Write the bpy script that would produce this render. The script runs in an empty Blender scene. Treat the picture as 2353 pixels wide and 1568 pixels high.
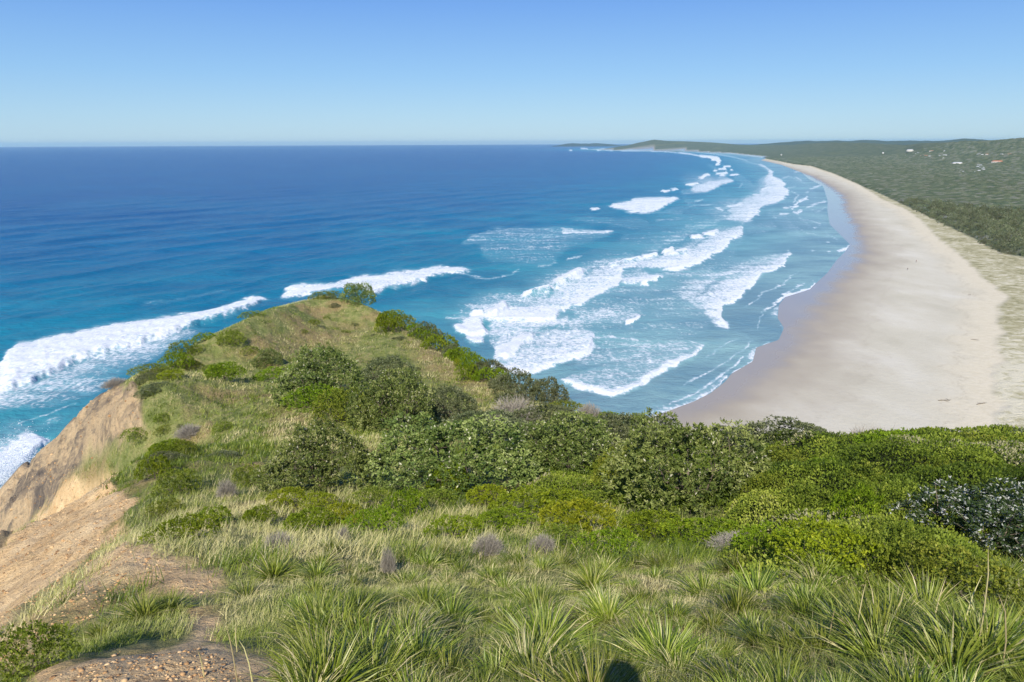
import bpy, math, random
import numpy as np
from mathutils import Vector, Matrix
R = math.radians
rng = np.random.default_rng(11)
random.seed(5)
scene = bpy.context.scene
col = scene.collection

# ---------------------------------------------------------------- camera, sky, sun, exposure
EYE = 91.6
LENS = 25.0
FPX = 2353 * LENS / 36.0            # focal length in the 2353 px wide reading grid
PITCH = math.atan((784 - 328.6) / FPX)
ROLL = R(0.23)
fwd = Vector((0, math.cos(PITCH), -math.sin(PITCH)))
rgt = Vector((1, 0, 0))
up = rgt.cross(fwd)
rgt2 = rgt * math.cos(ROLL) - up * math.sin(ROLL)
up2 = up * math.cos(ROLL) + rgt * math.sin(ROLL)
cam_d = bpy.data.cameras.new('camera')
cam = bpy.data.objects.new('camera', cam_d)
col.objects.link(cam)
M = Matrix((rgt2, up2, -fwd)).transposed().to_4x4()
M.translation = Vector((0, 0, EYE))
cam.matrix_world = M
cam_d.lens = LENS
cam_d.sensor_width = 36
cam_d.clip_start = 0.1
cam_d.clip_end = 200000
scene.camera = cam

SUN_EL, SUN_AZ = 40.0, 10.5          # light travels towards azimuth +10.5 deg (right of +Y)
sl = bpy.data.lights.new('sun', 'SUN')
sl.energy = 4.9
sl.angle = R(0.53)
sl.color = (1.0, 0.925, 0.80)
sun = bpy.data.objects.new('sun', sl)
col.objects.link(sun)
ld = Vector((math.sin(R(SUN_AZ)) * math.cos(R(SUN_EL)), math.cos(R(SUN_AZ)) * math.cos(R(SUN_EL)), -math.sin(R(SUN_EL))))
sun.rotation_euler = ld.to_track_quat('-Z', 'Y').to_euler()

world = bpy.data.worlds.new('World')
scene.world = world
world.use_nodes = True
wn = world.node_tree
sky = wn.nodes.new('ShaderNodeTexSky')
sky.sky_type = 'NISHITA'
sky.sun_disc = False
sky.sun_elevation = R(SUN_EL)
sky.sun_rotation = R(180 + SUN_AZ)
sky.altitude = 100
sky.air_density = 1.0
sky.dust_density = 0.2
sky.ozone_density = 3.2
bg = wn.nodes['Background']
bg.inputs['Strength'].default_value = 0.12
tc = wn.nodes.new('ShaderNodeTexCoord'); sep = wn.nodes.new('ShaderNodeSeparateXYZ'); wr_ = wn.nodes.new('ShaderNodeValToRGB')
wn.links.new(tc.outputs['Generated'], sep.inputs[0]); wn.links.new(sep.outputs['Z'], wr_.inputs[0])
def _l(v): return (v / 255 / 12.92) if v <= 10 else ((v / 255 + 0.055) / 1.055) ** 2.4
stops = [(0.0, (170, 208, 230)), (0.035, (158, 202, 234)), (0.085, (136, 188, 237)), (0.17, (104, 159, 233)), (0.4, (70, 122, 212)), (1.0, (45, 85, 170))]
while len(wr_.color_ramp.elements) < len(stops): wr_.color_ramp.elements.new(.5)
for e, (q, c_) in zip(wr_.color_ramp.elements, stops):
    e.position = q; e.color = (*[_l(v) for v in c_], 1)
mixw = wn.nodes.new('ShaderNodeMix'); mixw.data_type = 'RGBA'; mixw.inputs[0].default_value = 0.85
scl = wn.nodes.new('ShaderNodeVectorMath'); scl.operation = 'SCALE'; scl.inputs['Scale'].default_value = 1 / (0.12 * 2 ** 0.38)
wn.links.new(wr_.outputs[0], scl.inputs[0]); wn.links.new(sky.outputs[0], mixw.inputs[6]); wn.links.new(scl.outputs[0], mixw.inputs[7])
wn.links.new(mixw.outputs[2], bg.inputs['Color'])

scene.view_settings.view_transform = 'Standard'
scene.view_settings.look = 'None'
scene.view_settings.gamma = 1.0
scene.view_settings.exposure = 0.38
scene.cycles.use_denoising = True
scene.cycles.max_bounces = 6
scene.cycles.diffuse_bounces = 3
scene.cycles.glossy_bounces = 2
scene.cycles.transmission_bounces = 3
scene.cycles.transparent_max_bounces = 4
scene.cycles.volume_bounces = 1
scene.cycles.use_adaptive_sampling = True
scene.cycles.adaptive_threshold = 0.02

# ---------------------------------------------------------------- numeric helpers
A_r = np.array(rgt2); A_u = np.array(up2); A_f = np.array(fwd)

def rays(px, py):
    px = np.asarray(px, float); py = np.asarray(py, float)
    d = (px - 1176.5)[..., None] * A_r + (784 - py)[..., None] * A_u + FPX * A_f
    return d

def proj(P):
    Q = P - np.array((0, 0, EYE))
    z = Q @ A_f
    zz = np.where(z > 0.05, z, 0.05)
    px = 1176.5 + FPX * (Q @ A_r) / zz
    py = 784 - FPX * (Q @ A_u) / zz
    bad = z <= 0.05
    return np.where(bad, -9999, px), np.where(bad, 9999, py)

def unproj(px, py, z=0.0):
    d = rays(px, py)
    t = (z - EYE) / d[..., 2]
    P = d * t[..., None]
    P[..., 2] = z
    return P

def hdist(px, py, D):
    """world point on the ray of this pixel at horizontal distance D"""
    d = rays(px, py)
    h = np.hypot(d[..., 0], d[..., 1])
    P = d * (np.asarray(D) / h)[..., None]
    P[..., 2] += EYE
    return P

def _hash(ix, iy, s):
    h = (ix.astype(np.int64) * 374761393 + iy.astype(np.int64) * 668265263 + s * 974634777) & 0xffffffff
    h = ((h ^ (h >> 13)) * 1274126177) & 0xffffffff
    h = h ^ (h >> 16)
    return (h & 0xffffff) / float(0xffffff)

def vnoise(x, y, s=0):
    ix = np.floor(x); iy = np.floor(y)
    fx = x - ix; fy = y - iy
    fx = fx * fx * (3 - 2 * fx); fy = fy * fy * (3 - 2 * fy)
    a = _hash(ix, iy, s); b = _hash(ix + 1, iy, s); c = _hash(ix, iy + 1, s); d = _hash(ix + 1, iy + 1, s)
    return (a * (1 - fx) + b * fx) * (1 - fy) + (c * (1 - fx) + d * fx) * fy

def fbm(x, y, s=0, o=4, g=0.5):
    r = 0; a = 1; t = 0
    for k in range(o):
        r = r + a * vnoise(x, y, s + k * 17); t += a; a *= g
        x = x * 2.03 + 7.1; y = y * 2.03 - 3.7
    return r / t

def worley(x, y, s=0):
    """distance to nearest jittered cell point and that cell's random id"""
    ix = np.floor(x); iy = np.floor(y)
    best = np.full(x.shape, 9.0); idv = np.zeros(x.shape)
    for dx in (-1, 0, 1):
        for dy in (-1, 0, 1):
            cx = ix + dx; cy = iy + dy
            qx = cx + 0.15 + 0.7 * _hash(cx, cy, s); qy = cy + 0.15 + 0.7 * _hash(cx, cy, s + 5)
            d = np.hypot(qx - x, qy - y)
            m = d < best
            best = np.where(m, d, best); idv = np.where(m, _hash(cx, cy, s + 9), idv)
    return best, idv

def sstep(a, b, x):
    t = np.clip((x - a) / (b - a), 0, 1)
    return t * t * (3 - 2 * t)

def seg_dist(x, y, poly, closed=False):
    """unsigned distance to polyline, sign (left of segment > 0)"""
    best = np.full(x.shape, 1e12); sg = np.zeros(x.shape)
    n = len(poly)
    for k in range(n if closed else n - 1):
        ax, ay = poly[k]; bx, by = poly[(k + 1) % n]
        ux, uy = bx - ax, by - ay
        L = ux * ux + uy * uy + 1e-9
        t = np.clip(((x - ax) * ux + (y - ay) * uy) / L, 0, 1)
        dx = x - (ax + t * ux); dy = y - (ay + t * uy)
        d = dx * dx + dy * dy
        m = d < best
        cr = ux * (y - ay) - uy * (x - ax)
        best = np.where(m, d, best); sg = np.where(m, np.sign(cr), sg)
    return np.sqrt(best), sg

def inpoly(x, y, poly):
    c = np.zeros(x.shape, bool)
    n = len(poly)
    for k in range(n):
        x1, y1 = poly[k]; x2, y2 = poly[(k + 1) % n]
        if y1 == y2:
            continue
        m = ((y1 > y) != (y2 > y)) & (x < (x2 - x1) * (y - y1) / (y2 - y1) + x1)
        c ^= m
    return c

def pmask(x, y, poly, soft=8):
    d, _ = seg_dist(x, y, poly, True)
    s = np.where(inpoly(x, y, poly), d, -d)
    return sstep(-soft, soft, s)

# reading grids: crops of the photograph that were studied enlarged, all turned into the 2353 px grid
def z1(*p): return [(X / 2.843, 597.4 + Y / 2.843) for X, Y in p]
def z2(*p): return [(X / 2.843, 1016.5 + Y / 2.843) for X, Y in p]
def z5(*p): return [(735.3 + X / 2.843, 597.4 + Y / 2.843) for X, Y in p]
def z6(*p): return [(1470.6 + X / 2.667, 551.5 + Y / 2.667) for X, Y in p]
def z7(*p): return [(1194.9 + X / 3.877, 294.1 + Y / 3.877) for X, Y in p]
def z8(*p): return [(1746.4 + X / 3.877, 294.1 + Y / 3.877) for X, Y in p]

# ---------------------------------------------------------------- mesh and object helpers
def link(o, parent=None):
    col.objects.link(o)
    if parent is not None:
        o.parent = parent
    return o

def tag(o, label=None, cat=None, group=None, kind=None):
    if label: o['label'] = label
    if cat: o['category'] = cat
    if group: o['group'] = group
    if kind: o['kind'] = kind
    return o

def mk_mesh(name, V, F, mat=None, attrs=None, smooth=False, colors=None):
    """V (n,3), F (m,k) with one k, or list of such arrays"""
    me = bpy.data.meshes.new(name)
    Fs = F if isinstance(F, (list, tuple)) else [F]
    Fs = [f for f in Fs if len(f)]
    V = np.asarray(V, np.float32)
    me.vertices.add(len(V)); me.vertices.foreach_set('co', V.ravel())
    loops = np.concatenate([f.ravel() for f in Fs]).astype(np.int32)
    tot = np.concatenate([np.full(len(f), f.shape[1]) for f in Fs]).astype(np.int32)
    st = np.concatenate([[0], np.cumsum(tot)[:-1]]).astype(np.int32)
    me.loops.add(len(loops)); me.loops.foreach_set('vertex_index', loops)
    me.polygons.add(len(tot)); me.polygons.foreach_set('loop_start', st)
    try: me.polygons.foreach_set('loop_total', tot)
    except Exception: pass
    if smooth:
        me.polygons.foreach_set('use_smooth', np.ones(len(tot), bool))
    for k, a in (attrs or {}).items():
        at = me.attributes.new(k, 'FLOAT', 'POINT')
        at.data.foreach_set('value', np.asarray(a, np.float32))
    me.update(calc_edges=True)
    if mat: me.materials.append(mat)
    return me

def mk_obj(name, me, parent=None, **kw):
    return tag(link(bpy.data.objects.new(name, me), parent), **kw)

def grid_faces(nr, nc, wrap=False):
    i = np.arange(nr - 1)[:, None] * nc + np.arange(nc - 1)[None, :]
    f = np.stack([i, i + 1, i + nc + 1, i + nc], -1).reshape(-1, 4)
    return f

# ---------------------------------------------------------------- material helpers
def lin(r, g, b):
    def c(v):
        v /= 255.0
        return v / 12.92 if v <= 0.04045 else ((v + 0.055) / 1.055) ** 2.4
    return (c(r), c(g), c(b), 1)

class NT:
    def __init__(s, name):
        s.m = bpy.data.materials.new(name); s.m.use_nodes = True
        s.t = s.m.node_tree; s.t.nodes.clear()
        s.out = s.t.nodes.new('ShaderNodeOutputMaterial')
    def n(s, typ, inputs=None, **props):
        nd = s.t.nodes.new(typ)
        for k, v in props.items(): setattr(nd, k, v)
        for k, v in (inputs or {}).items():
            i = nd.inputs[k]
            if isinstance(v, bpy.types.NodeSocket): s.t.links.new(v, i)
            else: i.default_value = v
        return nd
    def attr(s, name): return s.n('ShaderNodeAttribute', attribute_name=name).outputs['Fac']
    def noise(s, scale, detail=4, rough=0.55, vec=None, dist=0.0):
        d = {'Scale': scale, 'Detail': detail, 'Roughness': rough, 'Distortion': dist}
        if vec is not None: d['Vector'] = vec
        return s.n('ShaderNodeTexNoise', d).outputs['Fac']
    def pos(s): return s.n('ShaderNodeNewGeometry').outputs['Position']
    def mul(s, a, v):
        return s.n('ShaderNodeVectorMath', {0: a, 1: v}, operation='MULTIPLY').outputs[0]
    def math(s, op, a, b=0.0, c=0.0, clamp=False):
        return s.n('ShaderNodeMath', {0: a, 1: b, 2: c}, operation=op, use_clamp=clamp).outputs[0]
    def mix(s, f, a, b, mode='MIX'):
        nd = s.t.nodes.new('ShaderNodeMix'); nd.data_type = 'RGBA'; nd.blend_type = mode
        for k, v in ((0, f), (6, a), (7, b)):
            if isinstance(v, bpy.types.NodeSocket): s.t.links.new(v, nd.inputs[k])
            else: nd.inputs[k].default_value = v
        return nd.outputs[2]
    def ramp(s, fac, stops, interp='LINEAR'):
        nd = s.t.nodes.new('ShaderNodeValToRGB'); cr = nd.color_ramp; cr.interpolation = interp
        while len(cr.elements) < len(stops): cr.elements.new(0.5)
        for e, (p, c) in zip(cr.elements, stops):
            e.position = p; e.color = c if len(c) == 4 else (*c, 1)
        s.t.links.new(fac, nd.inputs[0])
        return nd.outputs[0]
    def rng_(s, v, a, b, c=0.0, d=1.0):
        return s.n('ShaderNodeMapRange', {0: v, 1: a, 2: b, 3: c, 4: d}, interpolation_type='SMOOTHSTEP').outputs[0]
    def bump(s, h, strength, dist=1.0, normal=None):
        d = {'Height': h, 'Strength': strength, 'Distance': dist}
        if normal is not None: d['Normal'] = normal
        return s.n('ShaderNodeBump', d).outputs[0]
    def pbr(s, color, rough=0.6, spec=0.5, normal=None, **k):
        d = {'Base Color': color, 'Roughness': rough, 'Specular IOR Level': spec}
        if normal is not None: d['Normal'] = normal
        d.update(k)
        return s.n('ShaderNodeBsdfPrincipled', d).outputs[0]
    def done(s, sh):
        s.t.links.new(sh, s.out.inputs['Surface']); return s.m

def leaf_mat(name, stops, rough=0.6, trans=0.26, var=0.25, spec=0.2):
    n = NT(name)
    t = n.attr('tint')
    c = n.ramp(t, stops)
    oi = n.n('ShaderNodeObjectInfo').outputs['Random']
    v = n.math('MULTIPLY_ADD', oi, var, 1 - var / 2)
    hs = n.n('ShaderNodeHueSaturation', {'Hue': n.math('MULTIPLY_ADD', oi, 0.03, 0.485), 'Value': v, 'Color': c}).outputs[0]
    p = n.pbr(hs, rough, spec)
    tr = n.n('ShaderNodeBsdfTranslucent', {'Color': n.mix(0.5, hs, (0.30, 0.36, 0.04, 1), 'MIX')}).outputs[0]
    return n.done(n.n('ShaderNodeMixShader', {0: trans, 1: p, 2: tr}).outputs[0])

def plain(name, c, rough=0.7, spec=0.4, nscale=None, namp=0.3):
    n = NT(name)
    cc = c
    if nscale:
        k = n.noise(nscale, 5, 0.6)
        cc = n.mix(k, tuple(v * (1 - namp) for v in c[:3]) + (1,), tuple(min(1, v * (1 + namp)) for v in c[:3]) + (1,))
    return n.done(n.pbr(cc, rough, spec))

# ================================================================ HEADLAND TERRAIN
# seen ground: (px, py, horizontal distance in metres)
SEEN = [
 (1176,1568,3.1),(600,1568,3.2),(200,1568,3.7),(0,1568,5.0),(1700,1568,3.0),(2353,1568,3.6),(300,1500,4.4),
 (1176,1450,4.4),(700,1450,4.5),(1700,1450,4.3),(2300,1450,4.9),
 (1176,1350,6.2),(700,1350,6.6),(1700,1350,6.2),(2200,1370,6.6),
 (1176,1260,9.2),(700,1260,9.6),(1700,1270,9.2),(2200,1270,9.6),
 (1176,1190,12.5),(700,1180,14),(1600,1200,12.2),(2100,1200,12.5),
 (900,1130,17),(1300,1120,17),(1700,1120,17),(2200,1120,17.5),
 (700,1090,22),(1100,1060,24),(1500,1060,23),(1900,1070,22),(2300,1060,24),
 (1500,1010,33),(1900,1045,30),(2330,1040,31),
 (1640,1020,36),(2100,1040,34),
 # knoll
 (500,1150,18),(560,1080,24),(450,1040,29),(600,980,36),(450,930,42),(800,1000,31),(860,1060,25),
 (650,880,50),(500,840,56),(700,800,64),(900,870,50),(950,820,60),(1050,880,52),(1100,930,43),
 (750,740,77),(870,745,76),(740,680,90),(820,700,86),(660,695,86),(560,725,78),(515,750,74),(470,775,69),(440,792,65),(415,812,61),(400,830,59),(370,838,57),(430,860,53),
 (330,860,53),(285,880,49),(330,950,42),(340,1050,29),(350,1150,20),
 (880,712,84),(940,750,79),(1000,795,72),(1070,840,65),(1150,880,58),(1230,910,52),(1330,945,46),(1430,975,41),
 # far cliff face
 (280,935,47),(230,1000,48),(180,950,56),(140,1000,63),(140,1080,55),(60,1065,74),(0,1120,84),(60,1170,57),(0,1200,64),(0,1250,58),
 # near orange scarp
 (310,1130,22),(290,1200,17.5),(230,1180,23),(130,1215,25.5),(0,1262,28),(180,1290,17),(60,1330,19),(280,1290,12),
 (330,1330,9.3),(200,1400,9.6),(60,1420,13),(0,1470,11.5),(150,1470,7.6),(430,1390,6.6),(500,1300,9.2),(420,1230,13),
]
ctrl = []
for px, py, D in SEEN:
    p = hdist(px, py, D)
    ctrl.append((math.atan2(p[0], p[1]), D, p[2]))
def az_of(px): return math.atan2((px - 1176.5), FPX * math.cos(PITCH))
# unseen ground, (azimuth of px, distance, height)
for px, D, z in [
 (0,40,66.5),(60,40,67),(150,36,70),(0,110,30),(0,150,6),(0,200,-7),(60,100,38),(60,160,0),(140,90,45),(200,80,50),(230,120,15),(200,170,-7),
 (285,66,60),(285,95,35),(330,75,58),(330,120,12),(400,84,50),(470,92,56),(470,140,2),(560,100,56),(600,170,-8),
 (660,103,60),(740,108,62),(740,130,38),(740,170,-6),(820,104,60),(880,100,57),(900,140,20),(900,190,-8),
 (940,92,58),(1000,88,55),(1070,80,55),(1070,120,25),(1150,73,57),(1230,68,56),(1230,110,25),(1230,170,-7),
 (1330,60,60),(1430,54,62),(1430,100,25),(1430,160,-4),(1640,48,66),(1640,90,36),(1640,150,0),
 (2100,45,69.5),(2100,90,42),(2100,170,2),(2100,230,-6),(2330,44,70.5),(2330,100,40),(2330,200,2),(1900,44,68.5),(1900,100,34),(1900,180,-5),
 (2330,280,-6),(1600,280,-8),(1000,280,-8),(400,280,-8),(0,280,-8)]:
    ctrl.append((az_of(px), D, z))
for a, D, z in [(-60,4,87.5),(-60,12,82),(-60,30,68),(-60,80,30),(-60,150,-6),(-95,6,88),(-95,25,76),(-95,80,30),(-95,150,-6),
 (60,4,88.6),(60,15,83.5),(60,40,74),(60,100,48),(60,200,12),(60,280,0),(95,5,90),(95,30,88),(95,100,70),(95,280,30),
 (-140,5,91),(-140,30,90),(-140,100,60),(-140,280,-6),(140,5,91.5),(140,30,97),(140,100,95),(140,280,60),
 (180,4,91.5),(180,20,95),(180,100,90),(180,280,40),(-180,4,91.5),(-180,20,95),(-180,100,90),(-180,280,40),
 (0,0.3,90.0),(90,0.3,90.0),(-90,0.3,90.0),(180,0.3,90.0),(-180,0.3,90.0),(0,1.5,89.75),(40,1.5,89.7),(-40,1.5,89.6)]:
    ctrl.append((R(a), D, z))
ctrl = np.array(ctrl)

def uw(az, r): return az * 1.35, np.log(r + 2.0)
cu, cw = uw(ctrl[:, 0], ctrl[:, 1])
nC = len(ctrl)
def kern(d2): return np.sqrt(d2 + 0.0045)
Kc = kern((cu[:, None] - cu) ** 2 + (cw[:, None] - cw) ** 2)
Kc -= np.eye(nC) * 0.004
A = np.zeros((nC + 3, nC + 3)); A[:nC, :nC] = Kc
A[:nC, nC] = 1; A[:nC, nC + 1] = cu; A[:nC, nC + 2] = cw; A[nC:, :nC] = A[:nC, nC:].T
sol = np.linalg.solve(A, np.concatenate([ctrl[:, 2], [0, 0, 0]]))

def height_raw(az, r):
    u, w = uw(az, r)
    out = np.empty(u.shape); fu = u.ravel(); fw = w.ravel(); fo = out.ravel()
    for s in range(0, len(fu), 60000):
        a = fu[s:s + 60000]; b = fw[s:s + 60000]
        fo[s:s + 60000] = kern((a[:, None] - cu) ** 2 + (b[:, None] - cw) ** 2) @ sol[:nC] + sol[nC] + sol[nC + 1] * a + sol[nC + 2] * b
    return fo.reshape(u.shape)

# painted-on-the-ground kinds of soil, traced where they lie
ROCK = z1((880,815),(640,835),(470,930),(300,1130),(-200,1450),(-200,2100),(200,1700),(330,1568),(520,1420),(620,1330),(760,1180),(960,1070),(900,960))
DIRT_A = z2((700,225),(800,330),(880,370),(780,640),(640,740),(560,850),(350,1010),(30,1290),(-200,1500),(-200,640),(60,600),(280,400),(440,290))
DIRT_B = z2((780,690),(1180,800),(1460,860),(1420,960),(1260,1010),(900,980),(700,1060),(600,1170),(420,1230),(300,1340),(200,1400),(-200,1600),(-200,1480),(60,1330),(420,1040),(600,900))
DIRT_C = z2((1180,1060),(1470,1090),(1480,1200),(1400,1290),(1560,1390),(1800,1430),(1830,1700),(300,1700),(200,1500),(620,1420),(800,1370),(980,1290),(1180,1320),(1290,1200))
STRAW = [z5((560,470),(820,560),(1180,780),(1200,900),(1000,950),(900,830),(700,770),(600,640)),
         z1((1700,1050),(1850,960),(2247,1030),(2300,1300),(1850,1280)), z1((1550,590),(2100,430),(2400,440),(2300,560),(1700,680)),
         z5((240,1180),(420,1180),(400,1400),(280,1390)), z2((1500,720),(2300,640),(2300,740),(1600,830))]

def soil(P):
    """rock, dirt, straw weights for points P"""
    px, py = proj(P)
    wx = (fbm(P[..., 0] * 0.5, P[..., 1] * 0.5, 3, 4) - 0.5) * 70
    wy = (fbm(P[..., 0] * 0.5, P[..., 1] * 0.5, 31, 4) - 0.5) * 50
    x = px + wx; y = py + wy
    rk = pmask(x, y, ROCK, 12)
    dr = np.maximum.reduce([pmask(x, y, DIRT_A, 10), pmask(x, y, DIRT_B, 34), pmask(x, y, DIRT_C, 22)])
    stw = np.maximum.reduce([pmask(x, y, q, 22) for q in STRAW])
    left = (px < -20) & (P[..., 2] < 86)
    rk = np.where(left, 1.0, rk); 
    low = P[..., 2] < 58
    rk = np.where(low, np.maximum(rk, sstep(58, 50, P[..., 2]) * (px < 900)), rk)
    dr = dr * (1 - rk)
    return rk, dr, stw

def relief(P, rk, dr, r):
    x, y = P[..., 0], P[..., 1]
    n1 = fbm(x * 0.12, y * 0.12, 7, 4) - 0.5
    n2 = fbm(x * 0.9, y * 0.9, 8, 4) - 0.5
    n3 = fbm(x * 4.5, y * 4.5, 9, 3) - 0.5
    # gullies run down the seaward slope (towards -x)
    g = 1 - np.abs(2 * fbm(x * 0.05 + y * 0.02, y * 0.22 - x * 0.07, 12, 5, 0.55) - 1) * 2
    g2 = 1 - np.abs(2 * fbm(x * 0.3 + y * 0.1, y * 1.1 - x * 0.5, 14, 5, 0.6) - 1) * 2
    bare = np.maximum(rk, dr)
    ramp_ = np.clip(r / 12, 0, 1)
    z = n1 * 1.0 * ramp_ + n2 * 0.36 * np.clip(r / 6, 0.25, 1) + n3 * 0.07
    z += bare * np.clip((r - 4) / 40, 0, 1) * ((g - 0.5) * 0.9 + (g2 - 0.5) * 0.28 * (0.5 + rk))
    z += rk * ((fbm(x * 0.7, y * 0.7, 21, 6, 0.68) - 0.5) * 1.7) * ramp_
    z += (1 - bare) * (fbm(x * 1.6, y * 1.6, 23, 4, .6) - .5) * .5 * np.clip((r - 12) / 30, 0, 1)
    return z

azs = np.concatenate([np.arange(-180, -46, 2.0), np.arange(-46, 46, 0.095), np.arange(46, 181, 2.0)])
azs[-1] = 180
AZ = np.radians(azs)
RR = np.exp(np.linspace(math.log(0.5), math.log(300), 520))
gaz, gr = np.meshgrid(AZ, RR)
gz0 = height_raw(gaz, gr)
gx, gy = gr * np.sin(gaz), gr * np.cos(gaz)
TP = np.stack([gx, gy, gz0], -1)
t_rk, t_dr, t_st = soil(TP)
TP[..., 2] += relief(TP, t_rk, t_dr, gr)
TP[..., 2] = np.where(gr < 1.2, np.minimum(TP[..., 2], 90.05), TP[..., 2])
# the crest line of the headland as surveyed: nothing of the bare ground stands above it
CREST = [(-400,1330),(-60,1160),(0,1124),(50,1066),(130,1004),(180,945),(230,905),(285,876),(345,842),(390,819),(430,796),(470,780),(520,757),(560,738),(620,711),(690,693),(740,680),(790,684),(830,697),(880,722),(940,762),(1000,802),(1080,850),(1150,890),(1230,925),(1330,960),(1430,990),(1500,1005),(1640,1030),(1750,1045),(1900,1050),(2100,1045),(2353,1030),(2800,1010)]
cr_ = np.array(CREST, float); cd_ = rays(cr_[:, 0], cr_[:, 1]); ch_ = np.hypot(cd_[:, 0], cd_[:, 1])
cap_t = np.interp(gaz, np.arctan2(cd_[:, 0], cd_[:, 1]), cd_[:, 2] / ch_)
capz = EYE + cap_t * gr
over = TP[..., 2] - (capz - .5)
inview = (np.abs(gaz) < R(44)) & (gr > 14)
TP[..., 2] = np.where(inview & (over > 0), capz - .5 + .5 * np.tanh(over / .5), TP[..., 2])
TZ = TP[..., 2]

LR = np.log(RR)
def hgt(x, y):
    az = np.arctan2(x, y); lr = np.log(np.maximum(np.hypot(x, y), 0.5001))
    i = np.clip(np.searchsorted(AZ, az) - 1, 0, len(AZ) - 2)
    fa = np.clip((az - AZ[i]) / (AZ[i + 1] - AZ[i]), 0, 1)
    jf = np.clip((lr - LR[0]) / (LR[1] - LR[0]), 0, len(LR) - 1.001); j = jf.astype(int); fj = jf - j
    return (TZ[j, i] * (1 - fa) + TZ[j, i + 1] * fa) * (1 - fj) + (TZ[j + 1, i] * (1 - fa) + TZ[j + 1, i + 1] * fa) * fj

def hit(px, py, rmin=1.5, rmax=200):
    """first ground point along the line of sight"""
    px = np.atleast_1d(np.asarray(px, float)); py = np.atleast_1d(np.asarray(py, float))
    d = rays(px, py); h = np.hypot(d[:, 0], d[:, 1]); ux, uy, uz = d[:, 0] / h, d[:, 1] / h, d[:, 2] / h
    res = np.full((len(px), 3), np.nan); open_ = np.ones(len(px), bool)
    for r in np.exp(np.arange(math.log(rmin), math.log(rmax), 0.006)):
        x = ux * r; y = uy * r; z = EYE + uz * r
        m = open_ & (hgt(x, y) >= z)
        res[m] = np.stack([x, y, z], -1)[m]; open_ &= ~m
        if not open_.any(): break
    return res

def attr_grid(a): return a.ravel()
nT = NT('headland_ground')
pos = nT.pos()
rk, dr, stw = nT.attr('rock'), nT.attr('dirt'), nT.attr('straw')
nbig = nT.noise(0.16, 5, 0.6, pos)
nmid = nT.noise(1.3, 6, 0.65, pos)
nfin = nT.noise(9.0, 6, 0.7, pos)
grassc = nT.ramp(nmid, [(0.30, lin(98, 110, 58)), (0.48, lin(132, 140, 82)), (0.60, lin(152, 150, 98)), (0.75, lin(184, 166, 122))])
strawc = nT.ramp(nfin, [(0.3, lin(132, 112, 74)), (0.7, lin(186, 164, 122))])
gm = nT.math('ADD', nT.rng_(nbig, 0.50, 0.64), nT.math('MULTIPLY', stw, 0.75), clamp=True)
grassc = nT.mix(nT.math('MULTIPLY', gm, 0.8), grassc, strawc)
grassc = nT.mix(nT.rng_(nfin, 0.35, 0.6, 0.25, 0), grassc, lin(70, 74, 36))
dirtn = nT.noise(0.7, 8, 0.68, pos)
dirtc = nT.ramp(dirtn, [(0.30, lin(192, 158, 114)), (0.48, lin(222, 190, 142)), (0.66, lin(236, 208, 162))])
crumb = nT.noise(3.2, 6, 0.75, nT.mul(pos, (1.0, 0.6, 1.0)))
dirtc = nT.mix(nT.rng_(crumb, 0.56, 0.66, 0, 0.65), dirtc, lin(132, 100, 70))
dirtc = nT.mix(nT.rng_(nT.noise(26, 3, 0.6, pos), 0.62, 0.7, 0, 0.5), dirtc, lin(226, 200, 160))
rockn = nT.noise(0.22, 9, 0.76, pos, 0.6)
rockc = nT.ramp(rockn, [(0.38, lin(104, 98, 92)), (0.46, lin(156, 140, 118)), (0.52, lin(200, 176, 140)), (0.68, lin(212, 188, 150))])
rockc = nT.mix(nT.rng_(nT.noise(1.6, 7, 0.75, pos), 0.53, 0.64, 0, 0.6), rockc, lin(134, 124, 110))
patch = nT.rng_(nT.math('ADD', nT.noise(0.55, 6, 0.7, nT.mul(pos, (1, 0.45, 1))), 0.0), 0.60, 0.68, 0, 0.8)
dirtc = nT.mix(patch, dirtc, nT.mix(nfin, lin(120, 118, 66), lin(168, 150, 104)))
dirtc = nT.mix(nT.rng_(nT.noise(14.0, 5, 0.75, pos), 0.52, 0.66, 0, 0.55), dirtc, lin(150, 118, 82))
rockc = nT.mix(nT.rng_(nT.noise(4.0, 6, 0.8, pos), 0.52, 0.62, 0, 0.4), rockc, lin(110, 100, 88))
c = nT.mix(dr, grassc, dirtc)
c = nT.mix(rk, c, rockc)
hb = nT.math('MULTIPLY_ADD', nfin, 0.35, nT.math('MULTIPLY', nmid, 0.8))
hb = nT.math('ADD', hb, nT.math('MULTIPLY', nT.noise(1.1, 9, 0.75, pos), nT.math('ADD', rk, 0.2)))
hb = nT.math('ADD', hb, nT.math('MULTIPLY', nT.noise(30, 5, 0.7, pos), 0.12))
bmp = nT.bump(hb, 0.9, 0.4)
m_ground = nT.done(nT.pbr(c, 0.95, 0.08, bmp))
me = mk_mesh('headland', TP.reshape(-1, 3), grid_faces(len(RR), len(AZ)), m_ground,
             {'rock': t_rk.ravel(), 'dirt': t_dr.ravel(), 'straw': t_st.ravel()}, smooth=True)
# close the small disc under the camera
mk_obj('headland_terrain', me, kind='structure')
nc = len(AZ)
cap = mk_mesh('summit', np.concatenate([TP[0], [[0, 0, 90.0]]]),
              np.stack([np.full(nc - 1, nc), np.arange(1, nc), np.arange(nc - 1)], -1), m_ground,
              {'rock': np.zeros(nc + 1), 'dirt': np.zeros(nc + 1), 'straw': np.zeros(nc + 1)}, smooth=True)
mk_obj('summit_ground', cap, kind='structure')

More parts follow.
